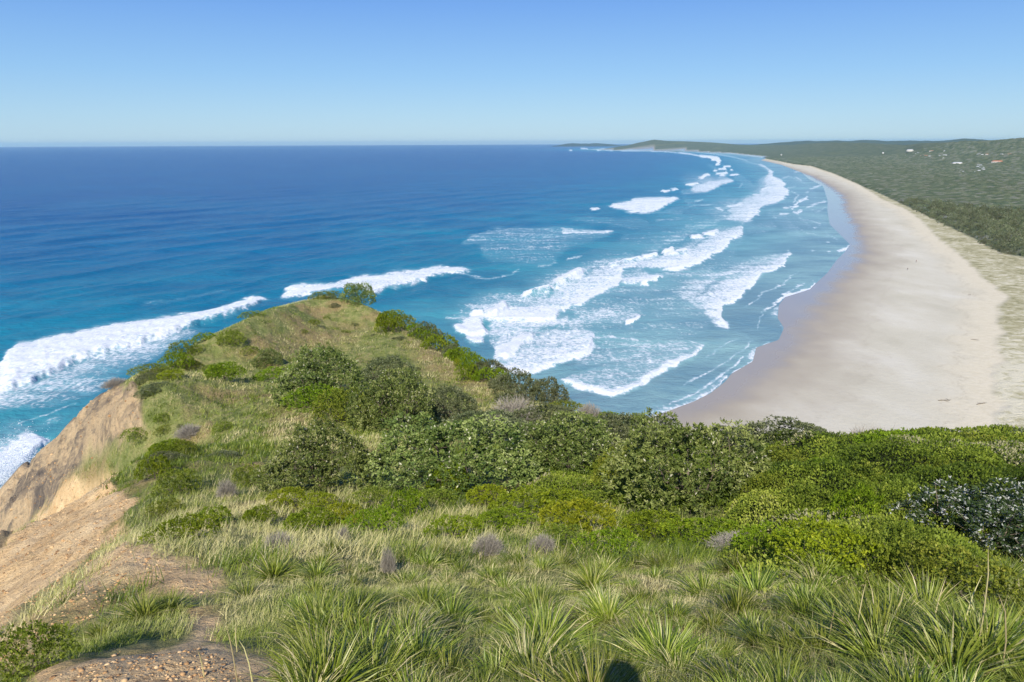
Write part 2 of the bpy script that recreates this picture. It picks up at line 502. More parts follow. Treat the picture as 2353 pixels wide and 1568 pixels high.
# ================================================================ SHORE, SEA, BEACH
WATER = (z6((-400,1235),(60,1090),(330,990),(430,940),(520,870),(560,820),(690,745),(712,660),(850,612),(882,540),(842,480),(850,400),(890,350),(1050,300))
         + z8((440,1440),(600,1290),(680,1180),(760,1100),(800,1040),(720,960),(620,860),(600,740),(600,640),(560,520),(440,460),(370,400),(190,330),(0,288))
         + z7((2200,272),(1900,235),(1500,212),(1050,203),(870,206),(740,198),(600,192)))
W3 = unproj(*np.array(WATER).T)
shore = [tuple(p[:2]) for p in W3]
shore_near = [(-330, 40), (-190, 95), (-130, 130), (-60, 150), (0, 152), (50, 158), (80, 180)]
shore = shore + [(shore[-1][0] + 1500, shore[-1][1] + 300 + 4000)]
beach_line = [(60, 150)] + shore
WETL = (z6((-200,1250),(200,1140),(600,1010),(900,855),(1060,640),(1130,430),(1230,290)) +
        z8((930,1200),(972,1080),(922,930),(868,820),(800,690),(768,600),(600,492),(480,430),(300,368),(100,308),(0,284)))
VEGL = (z6((2353,1470),(2353,1000)) + z8((2700,1300),(2352,1150),(2150,1110),(2030,1060),(1880,970),(1620,855),(1420,750),(1240,665),(1090,595),(865,495),(650,400),(450,335),(300,318),(0,260))
        + z7((2200,248),(1900,218),(1500,200),(1050,196),(870,196),(740,190)))
DRY = z6((2500,1471),(2210,1200),(2180,900),(2170,700),(2200,560),(2180,400),(2240,330),(2060,180),(1930,60)) + z8((1560,960),(1450,830),(1300,720),(1100,640),(900,510),(650,405),(450,340),(300,322),(100,286),(0,264))
FARV = z7((2200,256),(1900,226),(1500,206),(1050,199),(870,199),(740,193))
tail = [tuple(p[:2]) for p in unproj(*np.array(FARV).T, 0.0)]
tail = tail + [(tail[-1][0] + 1500, tail[-1][1] + 4300)]
wet3 = [tuple(p[:2]) for p in unproj(*np.array(WETL).T, 0.6)] + tail
veg3 = [tuple(p[:2]) for p in unproj(*np.array(VEGL[2:16]).T, 3.0)] + tail
dry3 = [tuple(p[:2]) for p in unproj(*np.array(DRY).T, 2.5)] + tail

# polar grid common to sea and coast
phi = np.radians(np.concatenate([np.arange(34, 12, -0.075), np.arange(12, 0.16, -0.042)]))
SR = np.concatenate([EYE / np.tan(phi), [36000, 40000]])
SA = np.radians(np.concatenate([np.arange(-110, -42, 2.0), np.arange(-42, 42, 0.075), np.arange(42, 111, 2.0)]))
sa, sr = np.meshgrid(SA, SR)
sx, sy = sr * np.sin(sa), sr * np.cos(sa)
def line_side(x, y, line):
    """signed distance, positive on the land (right) side of a line that runs from near to far"""
    line = list(line); a, b = line[0], line[-1]
    poly = [(a[0], -900)] + line + [(90000, b[1]), (90000, -900)]
    d, _ = seg_dist(x, y, line)
    return np.where(inpoly(x, y, poly), d, -d)
inland = line_side(sx, sy, beach_line)
dH, _ = seg_dist(sx, sy, shore_near)
px0, py0 = proj(np.stack([sx, sy, np.zeros_like(sx)], -1))

# ---- foam traced on the water: strips between a shoreward edge and a trailing edge
MW, MH, MY0 = 2353, 1300, 280
TR = []
foamT = np.zeros((MH, MW)); foam = np.zeros((MH, MW)); crest = np.zeros((MH, MW))
def resamp(P, n):
    P = np.array(P, float); s = np.concatenate([[0], np.cumsum(np.hypot(*np.diff(P, axis=0).T))])
    t = np.linspace(0, s[-1], n)
    return np.stack([np.interp(t, s, P[:, 0]), np.interp(t, s, P[:, 1])], -1)
def strip(front, back, df=1.0, db=0.5, edge=0.0, hi=0.0, jag=5):
    L = max(np.hypot(*np.diff(np.array(front), axis=0).T).sum(), np.hypot(*np.diff(np.array(back), axis=0).T).sum())
    n = int(L * 2) + 4
    Fp = resamp(front, n); Bp = resamp(back, n)
    w = np.hypot(*(Fp - Bp).T).max()
    k = int(w * 2) + 3
    s = np.linspace(0, 1, n)
    j = (fbm(np.arange(n) * 0.03, np.full(n, w), 5, 4) - 0.5) * 2 * jag
    Fp = Fp + np.stack([j * 0.5, j * 0.5], -1) * np.clip(w / 30, 0.2, 1)
    j2 = (fbm(np.arange(n) * 0.02, np.full(n, w + 9.0), 6, 4) - 0.5) * 3 * jag
    Bp = Bp + np.stack([j2, j2 * 0.35], -1) * np.clip(w / 30, 0.2, 1)
    tp_ = (sstep(0, 0.10, s) * sstep(1, 0.90, s)) ** 0.6 * 0.9 + 0.1
    if 0 < hi < .75 and w > 9 and db > .4:
        q = min(w * 1.3, 70) / max(w, 1)
        TR.append((Fp.copy(), Bp.copy(), q))
    for u in np.linspace(0, 1, k):
        X = Fp * (1 - u * tp_[:, None]) + Bp * (u * tp_[:, None])
        d = df * (1 - u) + db * u
        if edge: d = max(d, edge * (1 - u * 5))
        d = d * sstep(0, 0.04, s) * sstep(1, 0.96, s) * (1 if u < 0.85 else (1.0 - u) / 0.15 * 0.7 + 0.3)
        xi = np.clip(X[:, 0].astype(int), 0, MW - 1); yi = np.clip((X[:, 1] - MY0).astype(int), 0, MH - 1)
        np.maximum.at(foamT if w < 14 else foam, (yi, xi), d)
        if edge and u < .06: np.maximum.at(foamT, (yi, xi), np.full(n, 1.15) * sstep(0, .05, s) * sstep(1, .95, s))
        if hi: np.maximum.at(crest, (yi, xi), np.full(n, hi) * (1 - u) * sstep(0, 0.08, s) * sstep(1, 0.92, s))
def thin(P, w=5, d=0.9, hi=0.0):
    P = [tuple(p) for p in P]
    strip([(x + w * 0.25, y + w * 0.4) for x, y in P], [(x - w * 0.25, y - w * 0.6) for x, y in P], d, d * 0.7, hi=hi, jag=2)

# A the long breaker off the headland, its lacy wake
strip(z1((-60,900),(200,810),(330,740),(500,660),(650,620),(850,570),(1100,490),(1400,400),(1600,330),(1790,245)),
      z1((-60,500),(100,535),(300,485),(480,460),(800,400),(1150,350),(1450,310),(1700,205),(1795,212)), 1.0, 1.15, hi=1.0)
strip(z1((-60,990),(350,960),(600,880),(760,770),(950,690),(1150,560),(1400,430)),
      z1((-60,860),(200,800),(330,735),(500,650),(650,610),(850,560),(1100,480)), 0.34, 0.72)
strip(z1((600,720),(800,690),(1000,640),(1180,520)), z1((650,620),(850,565),(1000,520),(1150,480)), 0.5, 0.75)
strip(z1((0,1120),(200,1060),(400,990),(520,940)), z1((0,1105),(200,1045),(400,975),(520,925)), 0.4, 0.3)
# splash at the foot of the cliff
strip(z1((-60,1520),(20,1480),(120,1390),(230,1260),(330,1180)), z1((-60,1290),(50,1230),(130,1160),(210,1140),(290,1165)), 1.5, 1.5, hi=0.7)
# C
strip(z1((1820,262),(2000,240),(2247,205)) + z5((60,205),(180,190),(350,245),(420,200),(640,155),(760,120),(900,92),(1030,75)),
      z1((1800,190),(1900,165),(2247,130)) + z5((300,88),(600,60),(750,45),(920,52),(1030,68)), 1.0, 0.9, hi=0.9)
strip(z5((900,95),(1100,130),(1240,105),(1310,60)), z5((900,86),(1100,118),(1240,92),(1300,50)), 0.45, 0.3)
# D diffuse foam
strip(z7((-560,1050),(-200,1040),(100,1090),(400,1090),(700,1000),(860,930)), z7((-560,980),(-200,880),(100,880),(400,880),(700,905),(860,900)), 0.30, 0.55)
strip(z7((-300,1180),(0,1230),(250,1240),(400,1100)), z7((-450,1000),(0,1000),(250,1000),(400,980)), 0.22, 0.42)
strip(z7((350,930),(500,940),(700,945),(862,925)), z7((350,880),(500,905),(700,905),(862,905)), 0.8, 0.6)
strip(z7((420,830),(700,850),(1000,900),(1200,880)), z7((500,800),(700,800),(900,800),(1100,790)), 0.3, 0.35)
thin(z7((420,1165),(480,1150),(545,1140)), 5, 0.6); thin(z7((150,1230),(250,1215),(330,1185)), 5, 0.5)
# E F outer bar
strip(z7((770,700),(900,745),(1010,772),(1200,755),(1300,700),(1440,625)), z7((770,692),(990,640),(1010,620),(1200,612),(1330,612),(1430,612)), 1.15, 1.0, hi=0.8)
strip(z7((1440,625),(1500,700),(1420,780),(1200,760)), z7((1430,600),(1650,635),(1550,670),(1300,720)), 0.4, 0.2)
strip(z7((1560,578),(1680,580),(1770,520),(1850,500),(1915,478)), z7((1480,540),(1590,505),(1700,470),(1800,455),(1912,452)), 1.0, 0.8, hi=0.6)
strip(z7((1480,518),(1540,520),(1595,500)), z7((1480,505),(1540,490),(1590,485)), 1.1, 1.0, hi=0.8)
strip(z7((1450,600),(1560,585),(1680,582)), z7((1430,560),(1560,530),(1600,520)), 0.5, 0.4)
for q in [((1258,560),(1300,572),(1338,562)), ((1340,552),(1370,556),(1402,545)), ((1588,448),(1612,452),(1645,430)), ((1640,428),(1690,418)),
          ((632,722),(665,732),(697,720)), ((1720,385),(1755,384)), ((1740,412),(1800,410),(1860,402)), ((1780,430),(1830,430)),
          ((1760,372),(1840,368)), ((1810,350),(1880,346)), ((1700,285),(1790,290)), ((1690,262),(1780,272)), ((1750,305),(1785,308)),
          ((1755,322),(1785,322)), ((1740,332),(1770,330)), ((1870,380),(1895,378)), ((1870,425),(1950,420)), ((1600,255),(1700,262))]:
    thin(z7(*q), 7 if q[0][0] < 1720 else 4.5, 1.1, hi=0.9)
thin(z7((440,203),(470,203)), 3, 1); thin(z7((540,186),(580,187),(610,190)), 3, 1); thin(z7((680,203),(740,192),(780,197),(830,204)), 4, 1)
thin(z7((880,205),(1100,207),(1300,214),(1420,225)), 2.5, 0.9); thin(z7((1400,222),(1520,236),(1620,256),(1700,270)), 4, 0.9)
thin(z7((1560,215),(1700,228),(1900,262),(2050,300)), 3, 0.7)
# I inner bar, far part
strip(z8((-160,300),(40,340),(130,400),(100,430),(180,460),(225,500),(210,530),(268,570),(222,630),(150,682),(50,698)) + z7((2130,735),(2120,780),(2060,825),(1985,862)),
      z7((2050,300),(2200,360),(2235,392),(2165,450),(2190,500),(2150,560),(2080,600),(1960,640),(1850,690),(1820,735),(1850,780),(1800,812),(1940,855)), 1.05, 0.75, hi=0.5)
thin(z7((1720,708),(1790,728),(1812,738)), 5, 1); thin(z7((1840,705),(1900,700),(1985,675)), 6, 1.1); thin(z7((2070,600),(2180,592)), 5, 1)
thin(z7((2150,550),(2250,530)), 5, 1)
strip(z7((2000,960),(2150,950),(2290,880)), z7((2010,860),(2150,840),(2290,830)), 0.28, 0.35)
# inner bar, middle part
strip(z7((1985,862),(1982,900),(1975,965),(1892,1000),(1880,1045),(1800,1105),(1700,1140),(1690,1160),(1600,1218),(1440,1262),(1260,1265)),
      z7((1990,858),(1780,912),(1700,930),(1640,962),(1590,1010),(1540,1060),(1350,1140),(1090,1150),(900,1200),(700,1230),(560,1258)), 1.0, 0.62, edge=1.1, hi=0.5)
for q in [((1510,975),(1560,975),(1605,960)), ((1625,960),(1700,945),(1775,918)), ((1270,1100),(1330,1095),(1366,1068)), ((1300,1132),(1400,1118),(1505,1095)),
          ((1085,1155),(1160,1145),(1232,1125)), ((900,1190),(1000,1180),(1085,1155)), ((790,1225),(850,1225),(890,1200)), ((1075,1395),(1150,1375),(1255,1325))]:
    thin(z7(*q), 9, 1.2, hi=1.2)
strip(z7((1070,1398),(1150,1378),(1255,1325),(1305,1312)), z7((820,1370),(950,1350),(1100,1330),(1200,1318)), 0.9, 0.3)
# J near surf in the cove
for q, w in [(((1315,243),(1400,215),(1515,185)), 12), (((1520,170),(1600,130),(1715,65)), 18), (((990,352),(1030,350),(1070,348)), 6), (((1078,355),(1140,345),(1220,295)), 18)]:
    thin(z5(*q), w, 1.2, hi=1.6)
strip(z5((1580,328),(1720,292),(1840,212),(1935,180),(1975,70),(2100,20)), z5((1240,300),(1480,250),(1540,170),(1740,80),(1850,30),(2000,0)), 0.85, 0.55, edge=1.15, hi=0.3)
strip(z5((1000,390),(1250,395),(1450,400),(1540,385),(1578,325)), z5((900,420),(1060,340),(1230,310),(1400,300),(1520,290)), 1.0, 0.72, hi=0.5)
strip(z5((900,480),(1000,500),(1100,490)), z5((850,430),(960,400),(1050,350)), 1.2, 1.0, hi=0.9)
strip(z5((960,540),(1010,552),(1078,545)), z5((920,480),(1000,500),(1070,510)), 1.2, 1.0, hi=0.6)
strip(z5((1100,500),(1250,500),(1500,440),(1640,400)), z5((1060,400),(1250,395),(1450,400),(1560,380)), 0.55, 0.7)
strip(z5((1165,640),(1240,650),(1330,560),(1395,520),(1390,480)), z5((1120,590),(1180,560),(1240,530),(1300,500),(1380,475)), 1.1, 0.9, hi=0.7)
strip(z5((1100,720),(1220,760),(1360,748),(1500,700),(1600,668),(1690,640),(1762,600),(1780,520),(1812,462)),
      z5((1100,600),(1180,560),(1350,470),(1480,440),(1600,430),(1660,430),(1700,440),(1760,455),(1800,462)), 0.75, 0.5, edge=1.35, hi=0.5)
strip(z5((1660,420),(1850,410),(1990,412),(2060,402),(2100,370)), z5((1620,300),(1700,270),(1850,255),(2000,260),(2165,272)), 0.55, 0.3)
thin(z5((1985,412),(2050,400),(2095,368)), 9, 1.2, hi=0.8)
strip(z5((1960,160),(2100,160),(2170,140),(2225,110)), z5((1940,120),(2050,110),(2120,100),(2200,100)), 1.0, 0.5, hi=0.6)
thin(z5((830,376),(940,372)), 3, 0.6)
# K L
strip(z5((1540,770),(1700,840),(1920,893)) + z6((0,910),(60,850),(180,790),(330,730),(403,618)), z5((1580,780),(1700,720)) + z6((0,640),(200,605),(395,606)), 0.5, 0.36, edge=1.6, hi=0.4)
strip(z6((555,555),(500,480),(512,412),(600,362),(672,302),(692,262),(752,212),(870,172),(922,92),(925,50)),
      z6((420,520),(380,420),(310,352),(440,280),(500,230),(560,210),(700,150),(820,115),(890,70),(918,45)), 0.85, 0.5, edge=1.25, hi=0.4)
strip(z6((540,556),(520,545),(470,530)), z6((560,500),(450,470),(380,450)), 0.8, 0.4)
# M swash
strip(z6((0,1112),(60,1092),(330,992),(430,942),(520,872),(552,822)), z6((-60,1060),(60,1010),(250,940),(380,880),(470,840),(530,812)), 0.42, 0.18, edge=1.3)
thin(z6((552,822),(620,785),(690,745)), 4, 0.7)
strip(z6((690,745),(705,735),(690,700),(712,655)), z6((620,740),(640,710),(650,690),(660,670)), 0.8, 0.3)
thin(z6((735,650),(760,640),(790,628)), 4, 0.6); thin(z6((845,612),(880,570),(878,530),(855,515)), 4, 0.5)
strip(z6((845,480),(838,450),(850,410)), z6((760,460),(790,430),(830,405)), 0.8, 0.2)
thin(z6((830,390),(860,370),(880,352),(980,320),(1050,295),(1065,262),(1065,238)), 6, 0.95)
thin(z6((870,410),(900,370),(950,340)), 3, 0.4); thin(z6((560,560),(620,580),(680,620)), 3, 0.35)
for q, w, d in [(((350,800),(450,830),(545,870)), 5, .6), (((560,960),(640,965),(720,1002)), 4, .6), (((690,1100),(770,1080),(835,1040)), 5, .9), (((580,900),(600,930),(590,950)), 4, .5),
          (((400,722),(500,680),(600,650)), 4, .8), (((270,725),(330,690),(345,660),(430,630),(400,605)), 6, 1.), (((400,580),(430,570)), 4, .8), (((440,550),(500,530),(560,510)), 4, .8),
          (((290,750),(330,765),(380,735)), 6, .9), (((200,715),(262,718)), 4, .9), (((170,770),(260,768)), 5, .9), (((250,700),(290,720)), 4, .9), (((590,590),(625,630)), 3, .5),
          (((310,440),(380,470)), 4, .8), (((300,400),(380,385)), 3, .7), (((190,455),(255,435)), 4, .6), (((120,800),(150,800)), 3, .8), (((640,1240),(680,1210),(670,1170)), 3, .4),
          (((620,1105),(655,1100)), 3, .8), (((470,1100),(495,1100)), 3, .7), (((690,1310),(665,1290),(740,1180),(755,1110)), 3, .35), (((480,890),(520,885)), 3, .6), (((600,1015),(630,1015)), 3, .7)]:
    thin(z8(*q), w, d)

for Fp, Bp, q in TR:                       # thin wash trailing behind each breaker
    n = len(Fp); s = np.linspace(0, 1, n); e_ = (sstep(0, .15, s) * sstep(1, .85, s))
    for u in np.linspace(0, 1, 90):
        X = Bp + (Bp - Fp) * (u * q * e_)[:, None] + np.array([-14.0 * u, -2.0 * u])
        xi = np.clip(X[:, 0].astype(int), 0, MW - 1); yi = np.clip((X[:, 1] - MY0).astype(int), 0, MH - 1)
        np.maximum.at(foam, (yi, xi), .62 * (1 - u) ** .8 * e_)
# broken wash between the bars
for f_, b_, d1_, d2_ in [
    (z7((1980,640),(1850,800),(1500,950),(1100,1140)), z7((1880,600),(1650,760),(1300,900),(900,1100)), .5, .16),
    (z7((1500,820),(1900,800)), z7((1450,760),(1900,740)), .34, .2), (z7((880,1000),(1400,980)), z7((900,940),(1300,920)), .36, .2),
    (z7((1000,1080),(1500,1020)), z7((900,1040),(1400,980)), .3, .3), (z7((700,1330),(1500,1320),(2000,1160)), z7((800,1280),(1500,1270),(1900,1130)), .42, .25),
    (z7((1200,1480),(2200,1330)), z7((1100,1420),(2200,1240)), .3, .2), (z5((1650,700),(2200,620)), z5((1650,560),(2200,480)), .42, .3),
    (z5((1850,230),(2240,210)), z5((1850,180),(2240,160)), .4, .4), (z7((1950,400),(2150,560)), z7((1850,380),(2000,560)), .35, .3),
    (z7((1700,330),(1900,430)), z7((1650,320),(1800,430)), .42, .3), (z8((100,720),(260,800),(400,980)), z8((0,740),(160,850),(300,1000)), .4, .25),
    (z8((480,560),(600,900)), z8((340,560),(420,900)), .3, .22), (z6((100,480),(420,420)), z6((60,400),(350,380)), .36, .3),
    (z7((2100,820),(1900,1150),(1300,1400),(600,1560)), z7((1900,420),(1500,640),(900,960),(200,1280)), .27, .22),
    (z6((0,700),(400,560),(560,300)), z5((1300,420),(1800,200),(2200,60)), .27, .25),
    (z8((560,900),(520,600),(380,420)), z8((100,900),(200,620),(150,400)), .26, .24),
    (z1((0,1180),(300,1100),(430,1040)), z1((0,1130),(250,1080),(420,1000)), .35, .3)]:
    strip(f_, b_, d1_, d2_)
for q, w, d in [(z6((150,1010),(330,950),(470,860),(560,780),(640,700)), 5, .62), (z6((250,900),(450,800),(600,690),(700,600)), 4, .5), (z6((720,560),(760,440),(900,330),(1020,250)), 4, .55),
    (z6((640,420),(760,330),(900,260),(960,200)), 4, .5), (z8((560,1060),(520,960),(430,860),(330,780)), 4, .55), (z8((600,700),(500,760),(420,700)), 3.5, .55), (z6((400,720),(520,640),(590,600)), 4, .5),
    (z7((1500,700),(1750,680)), 4, .6), (z7((1200,830),(1500,800)), 4, .5), (z7((1450,880),(1760,860)), 4, .6), (z7((1550,660),(1640,640)), 4, .7), (z7((1300,1010),(1480,990)), 5, .6),
    (z7((1600,1320),(1900,1290),(2050,1230)), 6, .7), (z7((1420,1420),(1700,1400)), 5, .5), (z7((1950,540),(1990,500),(1960,450)), 4, .6), (z7((1800,320),(1840,380),(1830,430)), 3.5, .7),
    (z5((1700,520),(1900,500),(2100,520)), 5, .6), (z5((2000,640),(2240,600)), 5, .5), (z6((200,330),(420,310)), 5, .6), (z8((280,560),(340,600),(300,680)), 4, .8), (z8((330,880),(420,940),(500,960)), 4, .6),
    (z8((180,560),(330,520)), 4, .6), (z8((240,420),(330,470),(420,500)), 3.5, .6), (z5((600,90),(800,70),(1000,100)), 4, .5), (z1((900,300),(1200,250),(1500,190)), 3, .25)]:
    thin(q, w, d)

def blur(a, n):
    k = np.ones(2 * n + 1) / (2 * n + 1)
    c_ = np.cumsum(np.pad(a, ((n + 1, n), (0, 0)), 'edge'), 0); a = (c_[2 * n + 1:] - c_[:-2 * n - 1]) / (2 * n + 1)
    c_ = np.cumsum(np.pad(a, ((0, 0), (n + 1, n)), 'edge'), 1); return (c_[:, 2 * n + 1:] - c_[:, :-2 * n - 1]) / (2 * n + 1)
fsoft = blur(blur(foam, 4), 3); ffine = blur(foam, 2)
row_ = sstep(430, 760, np.arange(MH) + MY0)[:, None]
foam = np.maximum(ffine * (1 - row_) + fsoft * row_, blur(foamT, 1) * 1.1)
foam *= 0.80 + 0.20 * sstep(480, 620, np.arange(MH) + MY0)[:, None]
crest = blur(blur(crest, 2), 1)
def samp(img, px, py):
    x = np.clip(px, 0, MW - 1.01); y = np.clip(py - MY0, 0, MH - 1.01)
    i = x.astype(int); j = y.astype(int); fx = x - i; fy = y - j
    v = (img[j, i] * (1 - fx) + img[j, i + 1] * fx) * (1 - fy) + (img[j + 1, i] * (1 - fx) + img[j + 1, i + 1] * fx) * fy
    return v
fade_ = np.clip(900 / sr, 0.12, 1.0)
wpx = ((fbm(sx / 26, sy / 26, 111, 4) - .5) * 16 + (fbm(sx / 5, sy / 5, 112, 3) - .5) * 12) * fade_
wpy = ((fbm(sx / 26, sy / 26, 113, 4) - .5) * 9 + (fbm(sx / 5, sy / 5, 114, 3) - .5) * 8) * fade_ * np.clip(600 / sr, .15, 1)
v_foam = samp(foam, px0 + wpx, py0 + wpy) * (py0 > 285)
v_foam *= 1 + .16 * sstep(560, 700, py0) * sstep(950, 1080, px0)
v_crest = samp(crest, px0, py0)
# swell
dsh = np.minimum(np.where(inland < 0, -inland, 0), dH)
s_ = sx * 0.72 - sy * 0.69
warp = fbm(sx / 300, sy / 300, 41, 4) * 11.0
swell = np.sin((s_ / 78.0) * 2 * math.pi + warp)
swell = np.sign(swell) * np.abs(swell) ** 0.8
s3 = sx * 0.86 - sy * 0.51
swell = swell * (0.35 + 0.9 * fbm(sx / 90, sy / 90, 143, 3)) + 0.5 * np.sin(s3 / 47.0 * 2 * math.pi + fbm(sx / 150, sy / 150, 144, 4) * 14)
amp = 0.75 * sstep(30, 330, dsh) * sstep(2600, 700, sr) * (0.4 + 1.0 * fbm(sx / 180, sy / 180, 43, 2))
s2 = sx * 0.9 - sy * 0.43
chop = np.sin(s2 / 21.0 * 2 * math.pi + fbm(sx / 40, sy / 40, 44, 3) * 9) * 0.22 * sstep(1500, 400, sr) * sstep(10, 120, dsh)
rough_ = (fbm(sx / 5, sy / 5, 45, 3) - 0.5) * 0.6 * sstep(900, 250, sr) * sstep(10, 120, dsh)
sz = swell * amp + chop + rough_ + v_crest * 2.3 * (0.75 + 0.5 * vnoise(sx / 3, sy / 3, 77)) + np.clip(v_foam, 0, 1) * 0.25 * sstep(3, 40, dsh) * fbm(sx / 2.5, sy / 2.5, 46, 3)
# shallow factor: 0 open ocean, 1 at the sand
shl = np.exp(-np.maximum(-inland, 0) / 210.0)
turq = np.exp(-np.maximum(dsh - 60, 0) / 430.0)
turq = np.clip(turq + (fbm(sx / 160, sy / 160, 50, 4) - 0.5) * 0.28 + np.clip(v_foam, 0, 1) * 0.15, 0, 1)
keep = (inland < 80)
Vs = np.stack([sx, sy, sz], -1)
Vs[..., 2] = np.where(inland > 0, np.minimum(Vs[..., 2], 0.0), Vs[..., 2])
Fq = grid_faces(len(SR), len(SA))
kf = keep.ravel()[Fq].any(1)
Fq = Fq[kf]

nS = NT('sea_water')
pos = nS.pos()
tq, sh_, fo_ = nS.attr('turq'), nS.attr('shallow'), nS.attr('foam')
wc = nS.ramp(tq, [(0.0, (0.000, 0.056, 0.190, 1)), (0.35, (0.000, 0.118, 0.245, 1)), (0.7, (0.006, 0.205, 0.285, 1)), (1.0, (0.035, 0.285, 0.33, 1))])
wc = nS.mix(nS.rng_(sh_, 0.25, 1.0, 0, 0.85), wc, (0.27, 0.42, 0.42, 1))
bands = nS.noise(0.011, 5, 0.6, nS.mul(pos, (1.0, 1.6, 1.0)))  # colour bands and patches stand in for shading on the wave slopes
wc = nS.mix(nS.rng_(bands, 0.35, 0.7, 0.45, 0.0), wc, (0.0, 0.045, 0.15, 1), 'MIX')
patchy = nS.noise(0.05, 5, 0.65, nS.mul(pos, (0.7, 1.5, 1.0)))
wc = nS.mix(nS.rng_(patchy, 0.5, 0.75, 0, 0.25), wc, (0.02, 0.16, 0.28, 1))
wc = nS.mix(nS.math('MULTIPLY', fo_, 0.55, clamp=True), wc, (0.22, 0.42, 0.48, 1))
n1 = nS.noise(0.55, 7, 0.68, pos, 0.5)
n2 = nS.noise(0.10, 6, 0.6, nS.mul(pos, (1.0, 1.0, 1.0)), 1.0)
vor = nS.n('ShaderNodeTexVoronoi', {'Vector': pos, 'Scale': 0.33, 'Randomness': 1.0}, feature='DISTANCE_TO_EDGE').outputs[0]
lace = nS.math('SUBTRACT', 1.0, nS.math('MULTIPLY', vor, 2.2, clamp=True))
tex = nS.math('ADD', nS.math('MULTIPLY', n1, 0.62), nS.math('ADD', nS.math('MULTIPLY', n2, 0.34), nS.math('MULTIPLY', lace, 0.16)))
stk_ = nS.noise(0.16, 5, 0.7, nS.mul(pos, (2.2, 0.5, 1.0)), 0.8)
stk2 = nS.noise(0.035, 5, 0.65, nS.mul(pos, (0.45, 1.9, 1.0)), 0.5)
tx2 = nS.math('ADD', nS.math('MULTIPLY', tex, 1.5), nS.math('ADD', nS.math('MULTIPLY', stk_, 0.8), nS.math('MULTIPLY_ADD', stk2, 0.9, -0.26)))
ff = nS.math('ADD', nS.math('MULTIPLY', fo_, 1.3), nS.math('MULTIPLY_ADD', tx2, 1.5, -2.76))
ff = nS.math('MULTIPLY', ff, 1.6, clamp=True)
ff = nS.math('MAXIMUM', ff, nS.math('MULTIPLY', nS.math('POWER', fo_, 3.0), 0.5, clamp=True))
thinf = nS.math('GREATER_THAN', fo_, 0.02)
ff = nS.math('MULTIPLY', ff, thinf)
w1 = nS.noise(0.28, 6, 0.62, nS.mul(pos, (1.0, 1.35, 1.0)), 0.6)
w2 = nS.noise(0.045, 4, 0.55, nS.mul(pos, (1.0, 1.5, 1.0)), 0.4)
hh = nS.math('MULTIPLY_ADD', w2, 3.0, w1)
bw = nS.bump(hh, 0.55, 1.6)
water = nS.pbr(wc, 0.26, 0.17, bw, IOR=1.33)
fcol = nS.ramp(n1, [(0.3, (0.50, 0.58, 0.64, 1)), (0.6, (0.74, 0.77, 0.79, 1))])
fbm_ = nS.bump(n1, 0.8, 0.8)
foamS = nS.pbr(fcol, 0.9, 0.2, fbm_)
m_sea = nS.done(nS.n('ShaderNodeMixShader', {0: ff, 1: water, 2: foamS}).outputs[0])
# reindex
used = np.zeros(len(Vs.reshape(-1, 3)), bool); used[Fq.ravel()] = True
remap = np.cumsum(used) - 1
mk_obj('sea', mk_mesh('sea', Vs.reshape(-1, 3)[used], remap[Fq], m_sea,
       {'foam': v_foam.ravel()[used], 'turq': turq.ravel()[used], 'shallow': shl.ravel()[used]}, smooth=True), kind='structure')

# ---- land: beach, dunes and the flat country behind, rising to the far hills
SIL = [(1240,336,20000),(1354,338,11000)] + [(x, y, Rr) for (x, y), Rr in zip(
      z7((750,130),(950,118),(1050,105),(1180,103),(1300,115),(1500,120),(1720,130),(1900,145),(2100,153)), [10800,10600,10500,10500,10500,10400,10300,10000,9500])]
SIL += [(x, y, Rr) for (x, y), Rr in zip(z8((250,152),(500,135),(730,130),(950,133),(1100,145),(1300,150),(1450,136),(1600,132),(1750,126),(2000,130),(2200,118),(2352,108)),
      [8800,7800,7000,6500,6200,5800,5200,4900,4600,4300,4100,4000])] + [(2700,300,3800),(3300,290,3500)]
SIL = np.array(SIL)
d_ = rays(SIL[:, 0], SIL[:, 1]); h_ = np.hypot(d_[:, 0], d_[:, 1])
sil_az = np.arctan2(d_[:, 0], d_[:, 1]); sil_z = EYE + d_[:, 2] / h_ * SIL[:, 2]
sR = np.array([math.hypot(*p) for p in veg3]); sAz = np.array([math.atan2(p[0], p[1]) for p in veg3])
def land_z(x, y, inl):
    az = np.arctan2(x, y); r = np.hypot(x, y)
    Rr = np.interp(az, sil_az, SIL[:, 2]); Zr = np.interp(az, sil_az, sil_z)
    base = np.where(inl < 0, inl * 0.02, np.where(inl < 40, inl * 0.012, 0.48 + (np.minimum(inl, 260) - 40) * 0.02))
    base = np.maximum(base, -6)
    t = (r - Rr * 0.60) / (Rr * 0.40)
    rise = sstep(0.0, 1.0, t) * np.clip((inl - 150) / 700, 0, 1)
    und = (fbm(x / 700, y / 700, 61, 4) - 0.42) * np.clip((inl - 300) / 1500, 0, 1) * 44 * np.clip(1.2 - t, 0, 1)
    z = base + np.maximum(und, -2) * (1 - rise) + (Zr - base) * rise + rise * (fbm(x / 350, y / 350, 62, 4) - 0.5) * 7
    z = np.where(t > 1.0, z - (t - 1) * 60, z)
    return z
LA = np.radians(np.concatenate([np.arange(3.0, 42, 0.09), np.arange(42, 75, 1.5)]))
phl = np.radians(np.concatenate([np.arange(28, 6, -0.1), np.arange(6, 0.5, -0.04)]))
LRr = np.concatenate([EYE / np.tan(phl), np.linspace(EYE / math.tan(R(0.5)), 14000, 24)[1:]])
la, lr_ = np.meshgrid(LA, LRr)
lx, ly = lr_ * np.sin(la), lr_ * np.cos(la)
linl = line_side(lx, ly, beach_line)
lz = land_z(lx, ly, linl)
wetd = line_side(lx, ly, wet3)
vegd = line_side(lx, ly, veg3)
